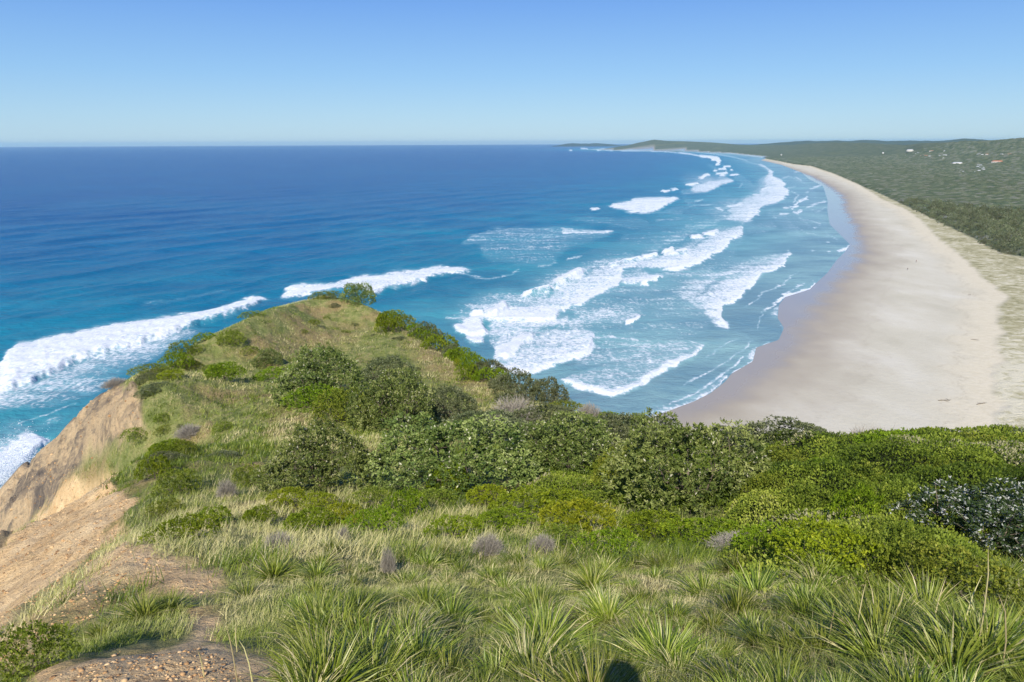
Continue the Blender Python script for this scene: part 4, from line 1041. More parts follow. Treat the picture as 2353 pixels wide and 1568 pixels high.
# px, py of the base on the ground, width and height in px of the reading grid, kind, label
SH = [
 (1035,1140,350,205,'banksia','largest round banksia in the middle of the slope, filling the centre of the shrub belt'),
 (735,1135,225,150,'banksia','dark green banksia at the left end of the shrub belt, beside the bare reddish patch'),
 (1310,1105,250,165,'banksia','grey green banksia directly right of the largest banksia, with deep shade between them'),
 (1580,1185,320,225,'banksia','tall leafy banksia rising against the wet sand, with pale flower spikes'),
 (740,925,190,125,'banksia','dark rounded tree high on the grassy knoll, left of the other knoll trees'),
 (915,1000,180,150,'banksia','big dark tree at the foot of the grassy knoll, behind the largest banksia'),
 (893,890,115,72,'olive','grey green tree between the dark knoll tree and the dry grass slope'),
 (1030,962,125,85,'olive','grey leaved tree where the dry grass slope meets the shrub belt'),
 (1180,975,150,70,'twig','wide grey twiggy bush behind the top of the largest banksia'),
 (1195,922,100,75,'olive','left one of a pair of round grey green trees on the ridge above the surf'),
 (1258,915,85,72,'olive','right one of a pair of round trees on the ridge, outlined against the foam'),
 (1128,865,80,62,'olive','dense round tree halfway down the ridge edge, above a bright green hedge of shrubs'),
 (985,775,74,58,'olive','grey green tree on the upper ridge edge below the summit tree'),
 (1040,800,46,38,'olive','small grey tree on the ridge edge close to the white breakers'),
 (824,702,66,50,'banksia','lone round tree on the very top of the knoll against the blue sea'),
 (617,845,62,34,'banksia','small dark tree on the knoll left of the dark rounded tree'),
 (1352,960,75,48,'twig','grey dead looking bush on the ridge edge above the shallow water'),
 (1420,1010,130,62,'olive','grey green tree at the ridge edge where the sand begins'),
 (1462,990,75,52,'banksia','small bushy tree standing up against the swash line'),
 (1830,1060,210,100,'olive','broad grey green tree in front of the sand, right of the tall banksia'),
 (1903,1030,80,68,'banksia','small tree with a pointed top against the pale sand'),
 (1990,1045,130,72,'twig','large grey leafless bush against the sand, right of the pointed tree'),
 (2265,1290,330,165,'silver','dark banksia with silvery leaf undersides at the right edge'),
 (1420,1060,170,110,'olive','grey green tree filling the gap between two banksias'),
 (1130,1020,190,90,'olive','grey green tree behind the right shoulder of the largest banksia'),
 (1270,1010,180,85,'olive','grey green tree behind the banksia in the middle of the shrub belt'),
 (1500,1040,150,80,'olive','grey green tree just left of the tall leafy banksia'),
 (1700,1035,150,70,'olive','grey green tree peeping out behind the right side of the tall banksia'),
 (2195,1400,215,115,'scrub','dark leafy shrub with open branches below the silvery banksia'),
 (790,975,140,70,'scrub','green shrub under the dark knoll tree, reaching towards the big dark tree'),
 (725,945,110,45,'bright','bright green shrub at the left foot of the dark knoll tree'),
 (880,985,80,60,'scrub','leafy shrub between the dark knoll tree and the big dark tree'),
 (640,878,90,30,'bright','bright shrub strip left of the dark rounded knoll tree'),
 (515,875,100,34,'bright','flat bright shrub in the middle of the knoll grass'),
 (425,825,70,30,'scrub','green shrub near the left rim of the knoll'),
 (408,850,70,28,'bright','low green shrub on the left rim of the knoll just above the yellow one'),
 (533,803,76,28,'scrub','flat dark shrub high on the left part of the knoll'),
 (395,875,52,18,'yellow','yellow leaved low shrub near the knoll rim'),
 (345,862,80,20,'scrub','thin dark shrub lying along the cliff edge'),
 (580,730,46,14,'scrub','tiny shrub on the skyline of the knoll above the breaker'),
 (470,790,50,16,'bright','small shrub on the left skyline of the knoll'),
 (892,765,58,36,'bright','bright green shrub below the footpath on the upper ridge'),
 (930,740,60,28,'scrub','dark shrub on the seaward side of the ridge footpath'),
 (975,775,60,28,'bright','bright shrub along the ridge edge below the upper grey tree'),
 (1010,800,76,34,'bright','bright shrub hedge on the ridge edge beside the small grey tree'),
 (1055,830,76,34,'bright','bright shrub halfway down the ridge edge'),
 (1100,850,60,28,'scrub','dark green shrub just above the dense round ridge tree'),
 (1073,880,46,36,'bright','small bright shrub alone on the dry grass slope'),
 (1050,845,14,14,'yellow','tiny yellow bush on the dry grass slope above the bright shrub'),
 (412,1140,92,50,'scrub','dark round shrub casting a shadow on the left grass slope'),
 (355,1105,72,40,'bright','bright low shrub at the rim of the orange scarp'),
 (385,1042,92,26,'bright','spreading green shrub on the left slope with grey twigs behind'),
 (435,1012,66,28,'twig','grey twiggy bush on the left slope'),
 (375,982,44,18,'scrub','small dark shrub near the grey cliff'),
 (515,992,46,20,'scrub','small shrub alone in the knoll grass'),
 (575,1118,66,45,'scrub','dark green bush beside a grey dead bush left of the shrub belt'),
 (522,1142,50,44,'twig','grey dead bush leaning beside the dark green one'),
 (420,1245,150,52,'bright','long bright shrub on the near left slope with a shadow behind'),
 (432,1222,50,34,'twig','dark grey twigs in the middle of the long bright shrub'),
 (490,1215,80,34,'bright','bright shrub behind the long one on the near left slope'),
 (380,1185,90,26,'scrub','dark shrub strip just above the long bright shrub'),
 (595,1212,70,30,'bright','bright little shrub in the grass left of centre'),
 (660,1165,80,38,'yellow','yellow green shrub at the foot of the left banksia'),
 (735,1175,70,36,'yellow','yellow green shrub in front of the left banksia'),
 (935,1192,84,56,'bright','bright bush in front of the largest banksia at its left'),
 (850,1165,84,44,'scrub','dark green bush between the left banksia and the largest one'),
 (1000,1165,80,40,'scrub','dark bush at the foot of the largest banksia'),
 (1030,1145,84,62,'bright','round bright bush against the base of the largest banksia'),
 (1120,1165,90,44,'yellow','bush with reddish leaves below the right side of the largest banksia'),
 (790,1205,80,36,'yellow','yellow green low bush in front of the gap between two banksias'),
 (710,1225,110,34,'bright','bright flat bush in the grass left of the dry grey bushes'),
 (860,1222,110,30,'bright','bright bush strip above the pale grass'),
 (1240,1195,200,70,'bright','wide bright bush on the rise below the gap between the banksias'),
 (1160,1225,150,50,'bright','bright bush left part of the central green patch'),
 (1330,1225,170,70,'yellow','bush with red tinged leaves in the central green patch'),
 (1400,1285,130,64,'bright','bright bush at the lower tip of the central green patch'),
 (1290,1265,130,50,'scrub','dark green bush between the reddish dry bush and the red tinged one'),
 (1040,1240,110,34,'bright','bright fleshy low bush at the left end of the central green patch'),
 (1500,1240,160,58,'bright','bright hedge like bush under the tall leafy banksia'),
 (1630,1255,170,60,'bright','bright bush under the right side of the tall leafy banksia'),
 (1430,1130,110,90,'scrub','green bush between the two banksias left of the tall one'),
 (1380,1170,110,40,'scrub','low green bush below the gap left of the tall banksia'),
 (1910,1320,220,100,'yellow','yellow green round bush at the near edge of the thicket'),
 (2060,1340,160,110,'scrub','dark green bush between the yellow green one and the right edge'),
 (1780,1290,150,50,'bright','bright low bush beside pale dry twigs'),
 (1120,1280,84,52,'twig','grey brown dry bush below the central green patch'),
 (1245,1275,80,46,'twig','reddish dry bush below the red tinged one'),
 (893,1320,42,70,'twig','tall pale grey dead bush standing in the foreground grass'),
 (790,1245,34,38,'twig','small pale dead bush like a brush in the grass'),
 (640,1275,84,48,'twig','dark dry bush at the edge of the pale grass'),
 (1690,1275,140,42,'twig','long pale dry bush under the bright bushes'),
 (2085,1355,56,44,'twig','pale dry twigs beside the dark shrub under the silvery banksia'),
 (75,1552,170,64,'scrub','dark glossy shrub in the bottom left corner on the orange ground'),
 (905,722,50,24,'scrub','small green shrub beside the lone summit tree on its right'),
 (955,755,50,24,'bright','bright shrub above the upper grey tree on the ridge edge'),
 (1032,818,60,30,'scrub','dark green shrub in the ridge hedge between two bright ones'),
 (1085,852,60,34,'bright','bright shrub touching the left side of the dense round ridge tree'),
 (1125,880,70,30,'bright','bright shrub strip under the dense round ridge tree'),
 (1160,900,60,40,'olive','small grey tree between the dense round tree and the pair above the surf'),
 (1300,945,90,34,'scrub','green shrub below the pair of round ridge trees'),
 (1390,975,90,34,'bright','bright shrub between two grey bushes at the ridge edge'),
 (750,690,60,16,'scrub','low dark shrub on the summit left of the lone tree'),
 (265,868,60,20,'twig','thin dry bush on the cliff edge against the turquoise water'),
]
hp = hit([s[0] for s in SH], [s[1] for s in SH])
placed = []; FOOT = []
for (px, py, w, h, kind, lab), P in zip(SH, hp):
    if np.isnan(P[0]):
        # base hidden just behind a crest: stand it on the crest
        for dy in range(2, 80, 2):
            P = hit(px, py + dy)[0]
            if not np.isnan(P[0]): break
    D = math.hypot(P[0], P[1]); sl_ = math.sqrt(D * D + (EYE - P[2]) ** 2)
    k = sl_ / FPX
    placed.append((px, py, D))
    # the foliage silhouette seen from above is part height, part depth
    dep = (EYE - P[2]) / sl_
    W = w * k * .99
    Hh = h * k
    if px < 560 and kind in ('bright', 'scrub'): W *= .82
    if kind in ('bright', 'yellow', 'scrub'): hgt_m = max(0.62 * Hh, (Hh - W * dep * 0.4), .25) * 1.2; deep = W * min(1.0, max(.5, h / w * 1.7))
    elif kind == 'twig': hgt_m = Hh * .85; deep = W * .8
    else: hgt_m = max(Hh * .86, (Hh - W * dep * .16)) * (.97 if kind == 'banksia' else .93); deep = W * .9
    base = np.array(P); dirv = base[:2] / D
    off = deep * .38 if kind in ('banksia', 'olive', 'silver') else deep * .3
    base[:2] += dirv * off * .9
    base[2] = min(hgt(base[0], base[1]), P[2] + 0.3) - 0.04 * hgt_m
    rzv = math.atan2(-dirv[0], dirv[1])
    FOOT.append((base[0], base[1], W * .44, deep * .44, rzv))
    shrub(kind, base, W, hgt_m, lab, rz=rzv + (0 if kind in ('bright', 'scrub', 'yellow') else 0), deep=deep)

# taller crowns standing out of the thicket
rg = np.random.default_rng(21)
tx_ = [(1800,1110,'scrub'),(1880,1150,'bright'),(1950,1090,'scrub'),(2010,1180,'scrub'),(2080,1080,'bright'),(2150,1150,'scrub'),(2230,1070,'scrub'),(2310,1120,'bright'),(2060,1240,'scrub'),(1960,1250,'bright'),(1850,1220,'scrub'),(2330,1050,'olive'),(2180,1030,'scrub'),(2090,1010,'olive'),(2260,1010,'olive'),(1760,1180,'scrub')]
for (px, py, kind), P in zip(tx_, hit([t[0] for t in tx_], [t[1] for t in tx_])):
    if np.isnan(P[0]): continue
    D = math.hypot(P[0], P[1]); k = math.hypot(D, EYE - P[2]) / FPX
    w = rg.uniform(95, 175) * k
    shrub(kind, (P[0], P[1], P[2] + .05), w, max(.6, rg.uniform(60, 95) * k * .5), 'rounded bush crown rising a little out of the bright green thicket', 'bush crowns in the thicket', deep=w * rg.uniform(.7, 1))
# small unnamed shrubs dotted over the grass
rg = np.random.default_rng(77)
GR = z1((1180,560),(1500,400),(2247,210),(2300,560),(1650,700),(1750,900),(1750,1300),(1500,1450),(1000,1500),(760,1400),(1000,1000),(900,850))
n = 0
pts = []
while len(pts) < 24:
    x = rg.uniform(300, 860); y = rg.uniform(690, 1150)
    if inpoly(np.array([x]), np.array([y]), GR)[0]: pts.append((x, y))
pts += [(rg.uniform(740, 1000), rg.uniform(700, 860)) for _ in range(8)]
hp = hit([p[0] for p in pts], [p[1] for p in pts])
for P in hp:
    if np.isnan(P[0]): continue
    D = math.hypot(P[0], P[1]); s = rg.uniform(.5, 1.2)
    shrub('scrub' if rg.random() < .55 else 'olive', (P[0], P[1], P[2] - .05), s * 1.3, s * .32,
          'small low dark green tuft of shrub dotted in the knoll grass', 'small shrub tufts dotted over the grassy knoll')

# ---------------------------------------------------------------- thicket: one continuous green canopy, nobody could count it
THK = [(1700,1075),(1800,1060),(1960,1030),(2060,1000),(2200,985),(2420,975),(2420,1180),(2300,1190),(2150,1250),(2090,1340),(1990,1320),(1850,1270),(1740,1230),(1690,1180)]
MID = [(1180,1045),(1300,1000),(1480,980),(1620,990),(1720,1030),(1720,1090),(1480,1120),(1400,1100),(1240,1090)]
rk_a, rk_r = np.radians(np.arange(-2, 52, 0.16)), np.exp(np.arange(math.log(4.6), math.log(58), 0.009))
ta, tr = np.meshgrid(rk_a, rk_r); tx, ty = tr * np.sin(ta), tr * np.cos(ta)
tg = hgt(tx, ty)
cx, cy = proj(np.stack([tx, ty, tg + .6], -1))
msk = np.maximum(pmask(cx, cy, THK, 45), pmask(cx, cy, MID, 60) * 0.35)
beyond = (cx > 1750) & (tr > 22) & (tr < 55) & (cy < 1100)
msk = np.maximum(msk, beyond * sstep(55, 40, tr))
msk = np.maximum(msk, sstep(2280, 2480, cx) * sstep(58, 45, tr) * sstep(9, 15, tr))
d1, i1 = worley(tx / 1.7, ty / 1.7, 91); d2, i2 = worley(tx / 0.62, ty / 0.62, 92)
can = (0.55 + 0.95 * (1 - d1 ** 2 * 2.0) + 0.36 * (1 - d2 ** 2 * 1.8) + 0.7 * fbm(tx / 4, ty / 4, 93, 3) - .3) * 0.85
tz = tg - .12 + can * msk ** .8 * np.clip((tr - 5) / 13, .12, .66)
fq = grid_faces(len(rk_r), len(rk_a)); kf = (msk > .12).ravel()[fq].all(1); fq = fq[kf]
TV = np.stack([tx, ty, tz], -1).reshape(-1, 3)
# leaf sprays standing on that canopy
a_ = TV[fq]; cen = a_.mean(1); nrm = unit(np.cross(a_[:, 2] - a_[:, 0], a_[:, 3] - a_[:, 1])); nrm[nrm[:, 2] < 0] *= -1
area = np.linalg.norm(np.cross(a_[:, 2] - a_[:, 0], a_[:, 3] - a_[:, 1]), axis=1) * .5
rr_ = np.hypot(cen[:, 0], cen[:, 1]); lsz = 0.047 * np.clip(rr_ / 14, .85, 3.0)
wgt = area / lsz ** 2; NL = 420000
pick = rng.choice(len(cen), NL, p=wgt / wgt.sum())
uv = rng.random((NL, 2, 1)); q_ = a_[pick]
Pp = (q_[:, 0] * (1 - uv[:, 0]) + q_[:, 1] * uv[:, 0]) * (1 - uv[:, 1]) + (q_[:, 3] * (1 - uv[:, 0]) + q_[:, 2] * uv[:, 0]) * uv[:, 1]
Dd = unit(nrm[pick] * .7 + rng.normal(size=(NL, 3)) * .65 + [0, 0, .3])
ls = lsz[pick] * rng.uniform(.8, 1.4, NL)
tone = .42 + (vnoise(Pp[:, 0] / .35, Pp[:, 1] / .35, 94) - .5) * .5 + (fbm(Pp[:, 0] / 3.5, Pp[:, 1] / 3.5, 95, 3) - .5) * 1.0 + rng.normal(0, .1, NL)
tone = np.clip(tone, 0, .95)
greyp = fbm(Pp[:, 0] / 2.2, Pp[:, 1] / 2.2, 96, 3) > .64
tone = np.where(greyp & (rng.random(NL) < .6), 1.0, tone)
Pp = Pp - nrm[pick] * (rng.random((NL, 1)) ** 2 * .22 - 0.06)
v, f = leaves(Pp, Dd, ls, ls * .52, .8)
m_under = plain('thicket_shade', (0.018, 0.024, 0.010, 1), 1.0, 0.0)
used = np.zeros(len(TV), bool); used[fq.ravel()] = True; rm = np.cumsum(used) - 1
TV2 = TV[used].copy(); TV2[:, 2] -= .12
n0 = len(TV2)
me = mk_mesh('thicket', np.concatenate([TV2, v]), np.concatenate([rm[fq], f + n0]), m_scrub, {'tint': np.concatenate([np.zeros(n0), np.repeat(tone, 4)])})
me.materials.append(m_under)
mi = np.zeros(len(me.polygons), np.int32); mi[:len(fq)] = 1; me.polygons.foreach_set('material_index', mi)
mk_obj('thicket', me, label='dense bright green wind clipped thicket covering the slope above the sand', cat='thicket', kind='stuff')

# ---------------------------------------------------------------- grass
def blades(P, L, W, tilt, tone, segs=2, rg=rng, name='grass', lean=None):
    n = len(P); a = rg.uniform(0, 6.283, n)
    th0 = np.abs(rg.normal(0, tilt, n)) + .08
    side = unit(np.stack([-np.sin(a), np.cos(a), np.zeros(n)], -1) + rg.normal(size=(n, 3)) * .4)
    Q = P.copy(); pts = []
    for s in range(segs + 1):
        u = s / segs; ww = W * (1 - u * .85)
        pts.append(np.stack([Q - side * ww[:, None] * .5, Q + side * ww[:, None] * .5], 1))
        th = th0 + u * .7
        dd = np.stack([np.cos(a) * np.sin(th), np.sin(a) * np.sin(th), np.cos(th)], -1)
        if lean is not None: dd = unit(dd + lean)
        Q = Q + dd * (L / segs)[:, None]
    V = np.stack(pts, 1)
    idx = np.arange(n)[:, None] * (segs + 1) * 2 + np.arange(segs)[None] * 2
    F = np.stack([idx, idx + 1, idx + 3, idx + 2], -1).reshape(-1, 4)
    return V.reshape(-1, 3), F, np.repeat(tone, (segs + 1) * 2)

def bare_at(P):
    rk_, dr_, st_ = soil(P); b = np.maximum(rk_, dr_)
    for fx_, fy_, fa_, fb_, fz_ in FOOT:
        dx, dy = P[:, 0] - fx_, P[:, 1] - fy_; c_, s_ = math.cos(fz_), math.sin(fz_)
        b = np.where(((dx * c_ + dy * s_) / fa_) ** 2 + ((-dx * s_ + dy * c_) / fb_) ** 2 < 1, 1.5, b)
    return b, st_

def scatter(n, r0, r1, a0=-46, a1=46, power=0.0):
    az = np.radians(rng.uniform(a0, a1, n)); u = rng.random(n)
    r = np.exp(math.log(r0) + (math.log(r1) - math.log(r0)) * u)
    x, y = r * np.sin(az), r * np.cos(az)
    P = np.stack([x, y, hgt(x, y)], -1)
    return P, r

def tones(P, st_, base=.42):
    x, y = P[:, 0], P[:, 1]
    t = base + (fbm(x * .8, y * .8, 101, 4) - .5) * 1.5 + (fbm(x * .16, y * .16, 102, 3) - .5) * .7 + rng.normal(0, .13, len(P)) + st_ * .35
    return np.clip(t, .03, 1)

# near lawn of fine grass between the tussocks: clumped
Vg, Fg, Tg, o = [], [], [], 0
for (n, r0, r1, L0, W0, tl, cl) in [(66000, 1.6, 6.5, .09, .0032, .6, .12), (120000, 5.0, 14, .085, .0055, .65, .2), (90000, 12, 34, .15, .014, .55, .4), (200000, 26, 98, .17, .035, .6, .8)]:
    P, r = scatter(n // 6, r0, r1)
    P = np.repeat(P, 6, 0) + rng.normal(size=(n // 6 * 6, 3)) * cl * np.array([1, 1, 0]) * .5
    P[:, 2] = hgt(P[:, 0], P[:, 1]) - .02
    br, st_ = bare_at(P)
    ok = rng.random(len(P)) > br * 1.15
    P = P[ok]; st_ = st_[ok]
    t = tones(P, st_, .62 if r1 < 20 else .45)
    n_ = len(P)
    rr2 = np.hypot(P[:, 0], P[:, 1])
    L = L0 * rng.uniform(.5, 1.4, n_) * (0.6 + 0.9 * fbm(P[:, 0] * .5, P[:, 1] * .5, 103, 3))
    v, f, t = blades(P, L, np.full(n_, W0) * rng.uniform(.7, 1.3, n_), tl, t, 2 if r1 < 20 else 1, lean=np.array([.25, .1, 0]))
    Vg.append(v); Fg.append(f + o); Tg.append(t); o += len(v)
# denser green and straw clumps standing out of the turf
for (nc_, r0, r1, m_, L0, W0, sp) in [(1500, 8, 28, 46, .26, .012, .16), (6500, 24, 98, 26, .24, .035, .26)]:
    P, r = scatter(nc_, r0, r1)
    g_ = fbm(P[:, 0] * .25, P[:, 1] * .25, 120, 3)
    ct = np.where(g_ > .45, rng.normal(.24, .08, nc_), rng.normal(.80, .08, nc_)); sc_ = rng.uniform(.5, 1.3, nc_)
    br, st_ = bare_at(P); ok = rng.random(nc_) > br * 1.1
    P, ct, sc_ = P[ok], ct[ok], sc_[ok]
    P = np.repeat(P, m_, 0); ct = np.repeat(ct, m_); sc_ = np.repeat(sc_, m_)
    P = P + rng.normal(size=P.shape) * sp * sc_[:, None] * np.array([1, 1, 0]); P[:, 2] = hgt(P[:, 0], P[:, 1]) - .02
    v, f, t = blades(P, L0 * sc_ * rng.uniform(.6, 1.2, len(P)), np.full(len(P), W0), .6, np.clip(ct + rng.normal(0, .08, len(P)), .02, 1), 2, lean=np.array([.25, .1, 0]))
    Vg.append(v); Fg.append(f + o); Tg.append(t); o += len(v)
mk_obj('grass', mk_mesh('grass', np.concatenate(Vg), np.concatenate(Fg), m_blade, {'tint': np.concatenate(Tg)}), label='short wind blown grass covering the headland slopes', cat='grass', kind='stuff')

# strap leaved tussocks, each its own plant
TUS = [tussock_mesh('tussock', m_blade, 900 + k, n=[420, 480, 380, 420, 420][k], length=[.80, .72, .85, .60, .66][k], width=[.0165, .014, .0175, .012, .011][k], dry=[.16, .22, .12, .34, .5][k], droop=[1.25, 1.4, 1.0, 1.4, 1.5][k]) for k in range(5)]
HAND = [  # px, py of the middle, scale, variant, label
 (330,1420,1.15,1,'spreading tussock on the orange bank at the lower left'),
 (390,1405,.95,0,'green arching tussock on the orange bank beside a dark hole'),
 (270,1440,.9,3,'greyish tussock at the left end of the bank tussocks'),
 (230,1462,.7,1,'thin tussock trailing down the orange bank'),
 (430,1268,.75,0,'upright tussock on the near left slope below the long bright shrub'),
 (475,1290,.6,3,'small tussock over a dark hollow in the scarp edge'),
 (1230,1400,1.15,0,'broad green tussock in the middle of the foreground'),
 (1190,1300,1.2,1,'dark green tussock in the upper middle of the foreground'),
 (1010,1290,1.1,0,'green tussock left of the pale dead bush'),
 (1690,1360,1.2,3,'tussock with straw coloured tips right of the middle'),
 (2130,1420,1.2,2,'vivid green tussock below the yellow green bush'),
 (1990,1440,1.1,0,'vivid green tussock at the lower right'),
 (2290,1500,1.2,2,'long bladed tussock in the lower right corner'),
 (780,1480,1.1,2,'vivid green tussock at the lower edge left of the middle'),
]
tp = []
for px, py, s, k, lab in HAND: tp.append((px, py, s, k, lab))
rg = np.random.default_rng(4)
tries = 0
while len(tp) < 285 and tries < 20000:
    tries += 1
    y = 1250 + (1640 - 1250) * rg.random() ** .8; x = rg.uniform(560, 2420)
    if x < 700 and y > 1380 and rg.random() < .85: continue
    if x < 620 and rg.random() < .5: continue
    if y < 1320 and (x > 1750): continue
    dmin = min((abs(x - a) / 1.6) + abs(y - b) for a, b, *_ in tp)
    if dmin < (y - 1170) * (.075 if rg.random() < .5 else .125): continue
    tp.append((x, y, rg.uniform(.5, 1.32), int(rg.integers(0, 5)), None))
hp = hit([t[0] for t in tp], [t[1] for t in tp], 1.2)
for (px, py, s, k, lab), P in zip(tp, hp):
    if np.isnan(P[0]): continue
    if lab is None:
        b_, _ = bare_at(P[None, :])
        if b_[0] > .6: continue
    D = math.hypot(P[0], P[1])
    s *= 0.355 if D < 7 else 0.38
    ob = tag(link(bpy.data.objects.new('grass_tussock', TUS[k])), lab or 'knee high tussock of long narrow green and straw blades on the foreground slope', 'tussock', 'strap leaved tussocks on the foreground slope')
    ob.location = (P[0], P[1], P[2] - .02); ob.rotation_euler = (rg.uniform(-.35, .2), rg.uniform(-.1, .4), rg.uniform(0, 6.28)); ob.scale = (s * 1.12, s * 1.12, s * rg.uniform(.7, .95))

# tall dry stalks close to the lens
stk = []
for px, py, hpx in [(545,1568,110),(580,1568,90),(545,1500,60),(2195,1520,150),(2180,1500,90),(2130,1500,120),(1960,1500,130),(1900,1500,90),(2240,1530,200),(2300,1560,150),(470,1560,70),(2020,1520,90)]:
    stk.append((px, py, hpx))
hp = hit([s[0] for s in stk], [min(s[1], 1600) for s in stk], 1.2)
LB = ['tall dry straw coloured grass stalk standing above the foreground grass']
for (px, py, h), P in zip(stk, hp):
    if np.isnan(P[0]): continue
    sl_ = math.hypot(math.hypot(P[0], P[1]), EYE - P[2]); H = h * sl_ / FPX * 1.15
    b = rg.normal(size=2) * .07 * H
    v, f = tube([(0, 0, 0), (b[0] * .3, b[1] * .3, H * .45), (b[0], b[1], H * .8), (b[0] * 2.0, b[1] * 2.0, H)], [.0045, .004, .0035, .001], 4)
    o_ = mk_obj('grass_stalk', mk_mesh('stalk', v, f, m_blade, {'tint': np.full(len(v), .95)}), label=LB[0], cat='grass stalk', group='tall dry stalks in the foreground')
    o_.location = P

# ================================================================ COASTAL TREES, HOUSES, BEACHGOERS
m_coast = leaf_mat('coastal_tree_leaves', [(0.0, (0.085, 0.11, 0.055, 1)), (0.4, (0.16, 0.18, 0.095, 1)), (0.7, (0.24, 0.25, 0.145, 1)), (1.0, (0.36, 0.35, 0.26, 1))], var=.9, trans=.35)
CT = [crown_mesh('coastal_crown', m_coast, 1000 + k, 20, 30, 5, .075, .045, .75, (.18, .32), base=.04) for k in range(4)]
CTt = limbs_mesh('coastal_trunk', m_bark, 60, 7, .35, .36, .02, 2)
rg = np.random.default_rng(9)
cand_az = np.radians(rg.uniform(22, 41, 9000)); cand_r = np.exp(rg.uniform(math.log(440), math.log(1500), 9000))
cxx, cyy = cand_r * np.sin(cand_az), cand_r * np.cos(cand_az)
vv = line_side(cxx, cyy, veg3); ii = line_side(cxx, cyy, beach_line)
cpx, cpy = proj(np.stack([cxx, cyy, np.full(9000, 5.0)], -1))
ok = (vv > 3) & (cpx < 2440) & (vv < 260)
sel = np.where(ok)[0]; order = sel[np.argsort(vv[sel] * .5 + cand_r[sel] * .25)]
chosen = []
for i in order:
    s = 9.5
    if all((cxx[i] - cxx[j]) ** 2 + (cyy[i] - cyy[j]) ** 2 > s * s for j in chosen[-400:]): chosen.append(i)
    if len(chosen) >= 280: break
zz = land_z(cxx[chosen], cyy[chosen], ii[chosen])
for c_, z_ in zip(chosen, zz):
    root = tag(link(bpy.data.objects.new('coastal_tree', None)), 'rounded grey green tree along the front of the woodland', 'tree', 'trees along the front of the woodland')
    e_ = vv[c_]; w = rg.uniform(8, 15) * (0.65 if e_ < 10 else 1); h = rg.uniform(6.0, 10) * (0.6 if e_ < 10 else 1) + (1.5 if e_ > 25 else 0)
    root.location = (cxx[c_], cyy[c_], z_ - .3); root.rotation_euler = (0, 0, rg.uniform(0, 6.28)); root.scale = (w, w * rg.uniform(.8, 1.1), h / .62)
    link(bpy.data.objects.new('crown', CT[int(rg.integers(0, 4))]), root); link(bpy.data.objects.new('trunk', CTt), root)

def box(x0, x1, y0, y1, z0, z1_):
    V = np.array([(x, y, z) for z in (z0, z1_) for y in (y0, y1) for x in (x0, x1)], float)
    F = np.array([(0, 2, 3, 1), (4, 5, 7, 6), (0, 1, 5, 4), (2, 6, 7, 3), (1, 3, 7, 5), (0, 4, 6, 2)])
    return V, F
m_wall = plain('white_wall', (0.55, 0.54, 0.50, 1), .8, .2, .4, .06)
m_roofw = plain('pale_roof', (0.48, 0.50, 0.52, 1), .5, .4, .4, .05)
m_roofr = plain('red_roof', (0.40, 0.17, 0.10, 1), .8, .2, .6, .15)
m_roofb = plain('brown_roof', (0.28, 0.17, 0.12, 1), .8, .2, .6, .15)
m_glass = plain('window_glass', (0.03, 0.04, 0.05, 1), .15, .6)
HS = [  # zoom-8 x, y, width px in that crop, roof, label
 (190,238,12,'w','tiny white house alone above the far beach'),
 (1335,204,52,'w','long low white building on the wooded far hillside'),
 (1412,226,26,'w','small white house below the long low building'),
 (1390,235,16,'w','tiny white house left of the small one below the long low building'),
 (1300,248,16,'w','tiny pale house left of the reddish roofed row'),
 (1096,221,14,'w','tiny white house alone among trees, far left of the village'),
 (1530,210,40,'b','pale grey building high on the wooded slope'),
 (1642,209,14,'w','tiny white house right of the pale grey building'),
 (1440,252,26,'b','brown roofed house at the left end of the village row'),
 (1478,250,30,'r','reddish roofed house in the village row'),
 (1510,256,20,'w','white house at the right end of the reddish roofed row'),
 (1605,252,26,'w','white house at the left of a close pair'),
 (1648,248,34,'w','bright white house at the right of a close pair'),
 (1634,273,18,'w','small white house below the close pair'),
 (1480,327,16,'w','tiny white cabin alone in the woodland'),
 (1757,324,76,'w','long pale shed roof in the middle of the woodland'),
 (1950,240,34,'w','white house on the right hillside, left of two more'),
 (1980,242,20,'w','small white house between two larger ones on the right hillside'),
 (2022,238,24,'b','grey roofed house on the right hillside'),
 (2152,241,26,'w','white house near the right edge of the hillside'),
 (2222,239,30,'b','brownish roofed house nearest the right edge'),
 (2112,310,84,'r','big house with an orange red roof'),
 (1765,390,22,'w','white cabin in the left cluster of the holiday park'),(1790,384,26,'w','topmost white cabin of the left cluster'),(1810,397,18,'w','right white cabin of the left cluster'),(1775,402,20,'w','lowest white cabin of the left cluster'),
 (1955,338,44,'w','topmost long white cabin of the right cluster'),(1975,358,40,'w','white cabin at the right side of the right cluster'),(1940,352,26,'w','white cabin at the left side of the right cluster'),
 (1985,374,34,'w','large white cabin low in the right cluster'),(1950,386,26,'w','lowest white cabin of the right cluster'),(1912,400,14,'w','tiny white cabin set apart to the lower left of the right cluster'),
]
